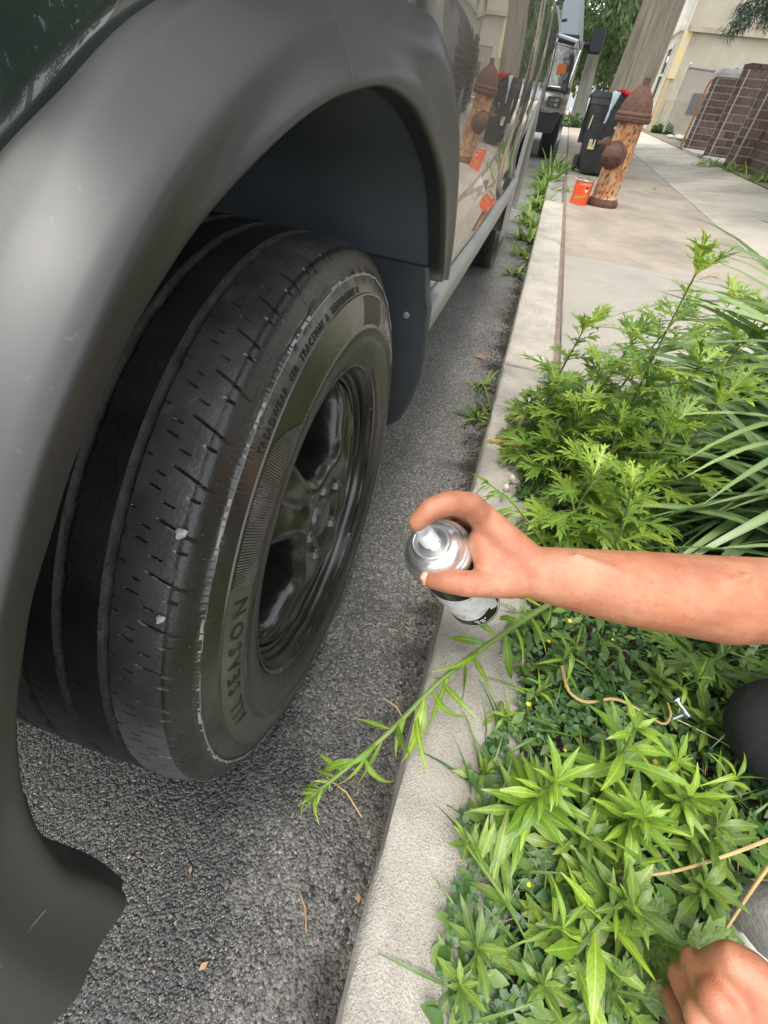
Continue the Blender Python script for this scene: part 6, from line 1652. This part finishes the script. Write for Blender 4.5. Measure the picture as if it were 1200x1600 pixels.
# shoes
def shoe(toe, heel, z, name='shoe'):
    d = (heel - toe).normalized(); s_ = Vector((-d.y, d.x, 0)); L = (heel - toe).length
    e = MB(); rows = []
    for i in range(15):
        t = i/14; w_ = interp(t, [0, .05, .2, .35, .6, .85, 1], [.012, .030, .044, .046, .034, .033, .018]); h_ = interp(t, [0, .08, .25, .45, .6, .9, 1], [.022, .048, .060, .085, .115, .12, .10])
        c = toe + d*(L*t); rows.append([Vector((c.x, c.y, z + .026)) + s_*(w_*math.cos(a)) + Vector((0, 0, max(0, h_*math.sin(a)))) for a in [math.pi*k/12 for k in range(13)]])
    e.grid(rows); e.f.append(tuple(range(13))); e.m.append(0); e.f.append(tuple(14*13 + k for k in range(13))[::-1]); e.m.append(0)
    o = part_world(e, name, 'shoe_grey', PE, auto=60)
    e = MB(); rows = []
    for zz_, k_ in ((0, .96), (.006, 1.06), (.028, 1.06), (.034, .98)):
        ring = []
        for i in range(15):
            t = i/14; w_ = interp(t, [0, .05, .2, .35, .6, .85, 1], [.010, .030, .044, .046, .034, .033, .018]) * k_; c = toe + d*(L*t) ; ring.append(Vector((c.x, c.y, z + zz_)) + s_*w_)
        for i in range(14, -1, -1):
            t = i/14; w_ = interp(t, [0, .05, .2, .35, .6, .85, 1], [.010, .030, .044, .046, .034, .033, .018]) * k_; c = toe + d*(L*t); ring.append(Vector((c.x, c.y, z + zz_)) - s_*w_)
        rows.append(ring)
    e.grid(rows, closed_v=True); e.f.append(tuple(range(30))); e.m.append(0)
    so = e.build('sole', 'sole_white', o)
    return o
shoe(Vector((.425, .165, 0)), Vector((.68, .150, 0)), .125)
shoe(Vector((.95, .44, 0)), Vector((1.2, .45, 0)), .14)
# hair
b = MB(); b.lathe([(.083, -.02), (.088, .02), (.087, .06), (.072, .108), (.034, .138), (0, .142)], 20, Matrix.Translation(HD + Vector((-.008, 0, .062))) @ Matrix.Rotation(rad(18), 4, 'Y')); part_world(b, 'hair', 'black_cloth', PE)

# ---- spray can
CT = dz(681, 857, .462); CB = dz(741, 940, .620)
CA = (CT - CB).normalized()
CANH = (CT - CB).length
ref = (CAMP - CT); ref = (ref - CA*ref.dot(CA)).normalized(); S2 = CA.cross(ref)
# local frame: X faces the camera side, Z along the can towards the nozzle
CM = Matrix(((ref.x, S2.x, CA.x, CB.x), (ref.y, S2.y, CA.y, CB.y), (ref.z, S2.z, CA.z, CB.z), (0, 0, 0, 1)))
SC = bpy.data.objects.new('spray_can', None); COL.objects.link(SC); SC.matrix_basis = CM
tag(SC, 'black and white aerosol spray can with a silver dome top held in the hand', 'spray can')
RB = .0345; HBODY = CANH - .012
b = MB(); b.lathe([(0, .003), (.026, .001), (.0335, .0), (.0350, .002), (.0352, .005), (RB, .0075), (RB, HBODY), (.0338, HBODY + .002)], 56); b.build('can_body', 'can_black', SC, auto=35)
b = MB(); b.lathe([(.0320, -.0005), (.0342, -.0012), (.0360, .0008), (.0361, .0050), (.0351, .0066)], 56); b.build('base_rim', 'cap_metal', SC, auto=60)
b = MB(); b.lathe([(.0342, HBODY - .003), (.0372, HBODY - .002), (.0380, HBODY + .003), (.0372, HBODY + .007), (.0348, HBODY + .009)], 64); b.build('seam_ring', 'cap_metal', SC, auto=60)
z0 = HBODY + .009
b = MB(); b.lathe([(.0348, z0), (.0335, z0 + .003), (.0322, z0 + .0035), (.0314, z0 + .007), (.0290, z0 + .0125), (.0255, z0 + .0165), (.0222, z0 + .0180), (.0212, z0 + .0185), (.0205, z0 + .0215), (.0190, z0 + .0228), (.0175, z0 + .0222), (.0165, z0 + .0185), (.010, z0 + .0180), (.0055, z0 + .0200), (.0048, z0 + .026), (0, z0 + .026)], 64); b.build('dome', 'cap_metal', SC, auto=60)
nz_off = Vector((-.004, .0, 0))
b = MB(); b.lathe([(.0095, z0 + .019), (.0098, z0 + .022), (.0095, z0 + .036), (.0088, z0 + .040), (.0065, z0 + .0425), (0, z0 + .0415)], 28, Matrix.Translation((-.003, .0, 0))); b.build('nozzle', 'nozzle_white', SC, auto=45)
def can_patch(a0, a1, zl, zh, m, name, r, tlz=None, n=14):
    mb = MB(); rows = []
    for i in range(n + 1):
        t = i/n; a = a0 + (a1 - a0)*t; row = []
        for k in range(9):
            s_ = k/8; lo, hi = (zl(t) if callable(zl) else zl), (zh(t) if callable(zh) else zh); row.append((r*math.cos(a), r*math.sin(a), lo + (hi-lo)*s_))
        rows.append(row)
    mb.grid(rows); return mb.build(name, m, SC)
W2 = HBODY
can_patch(rad(-100), rad(20), .040, lambda t: W2*.70 - .02*t, 'can_silver', 'label_panel', RB + .0002)
can_patch(rad(20), rad(46), lambda t: .030 - .026*t, lambda t: W2*.60, 'can_white', 'label_panel', RB + .00025)
can_patch(rad(-100), rad(20), lambda t: .044 - .016*math.sin(math.pi*t), .044, 'can_silver', 'label_panel', RB + .0003)
def can_text(txt, size, a0, zc, m, rot=0.0, r=RB + .0006):
    vs, fs = text_mesh(txt, size, .0001); mb = MB(); c, s_ = math.cos(rot), math.sin(rot)
    mb.add([((r + z)*math.cos(a0 + (x*c - y*s_)/r), (r + z)*math.sin(a0 + (x*c - y*s_)/r), zc + (x*s_ + y*c)) for x, y, z in vs], fs); return mb.build('lettering', m, SC, smooth=False)
can_text('////', .020, rad(-18), W2*.875, 'white_print', .0)
for (a_, z_, w_) in ((-26, .0200, 9), (-14, .0190, 7), (-4, .0205, 4), (-22, .0120, 6), (-12, .0115, 8)):
    can_patch(rad(a_), rad(a_ + w_), z_, z_ + .0045, 'white_print', 'printed_mark', RB + .0007, n=5)
mb = MB()
rows = []
for k in range(24):
    a = 2*math.pi*k/24; rows.append([((RB + .0008)*math.cos(rad(-48) + q*math.cos(a)/RB), (RB + .0008)*math.sin(rad(-48) + q*math.cos(a)/RB), .049 + q*math.sin(a)) for q in (.0052, .0064)])
mb.grid(rows, closed_u=True); mb.build('printed_ring', 'red_print', SC)
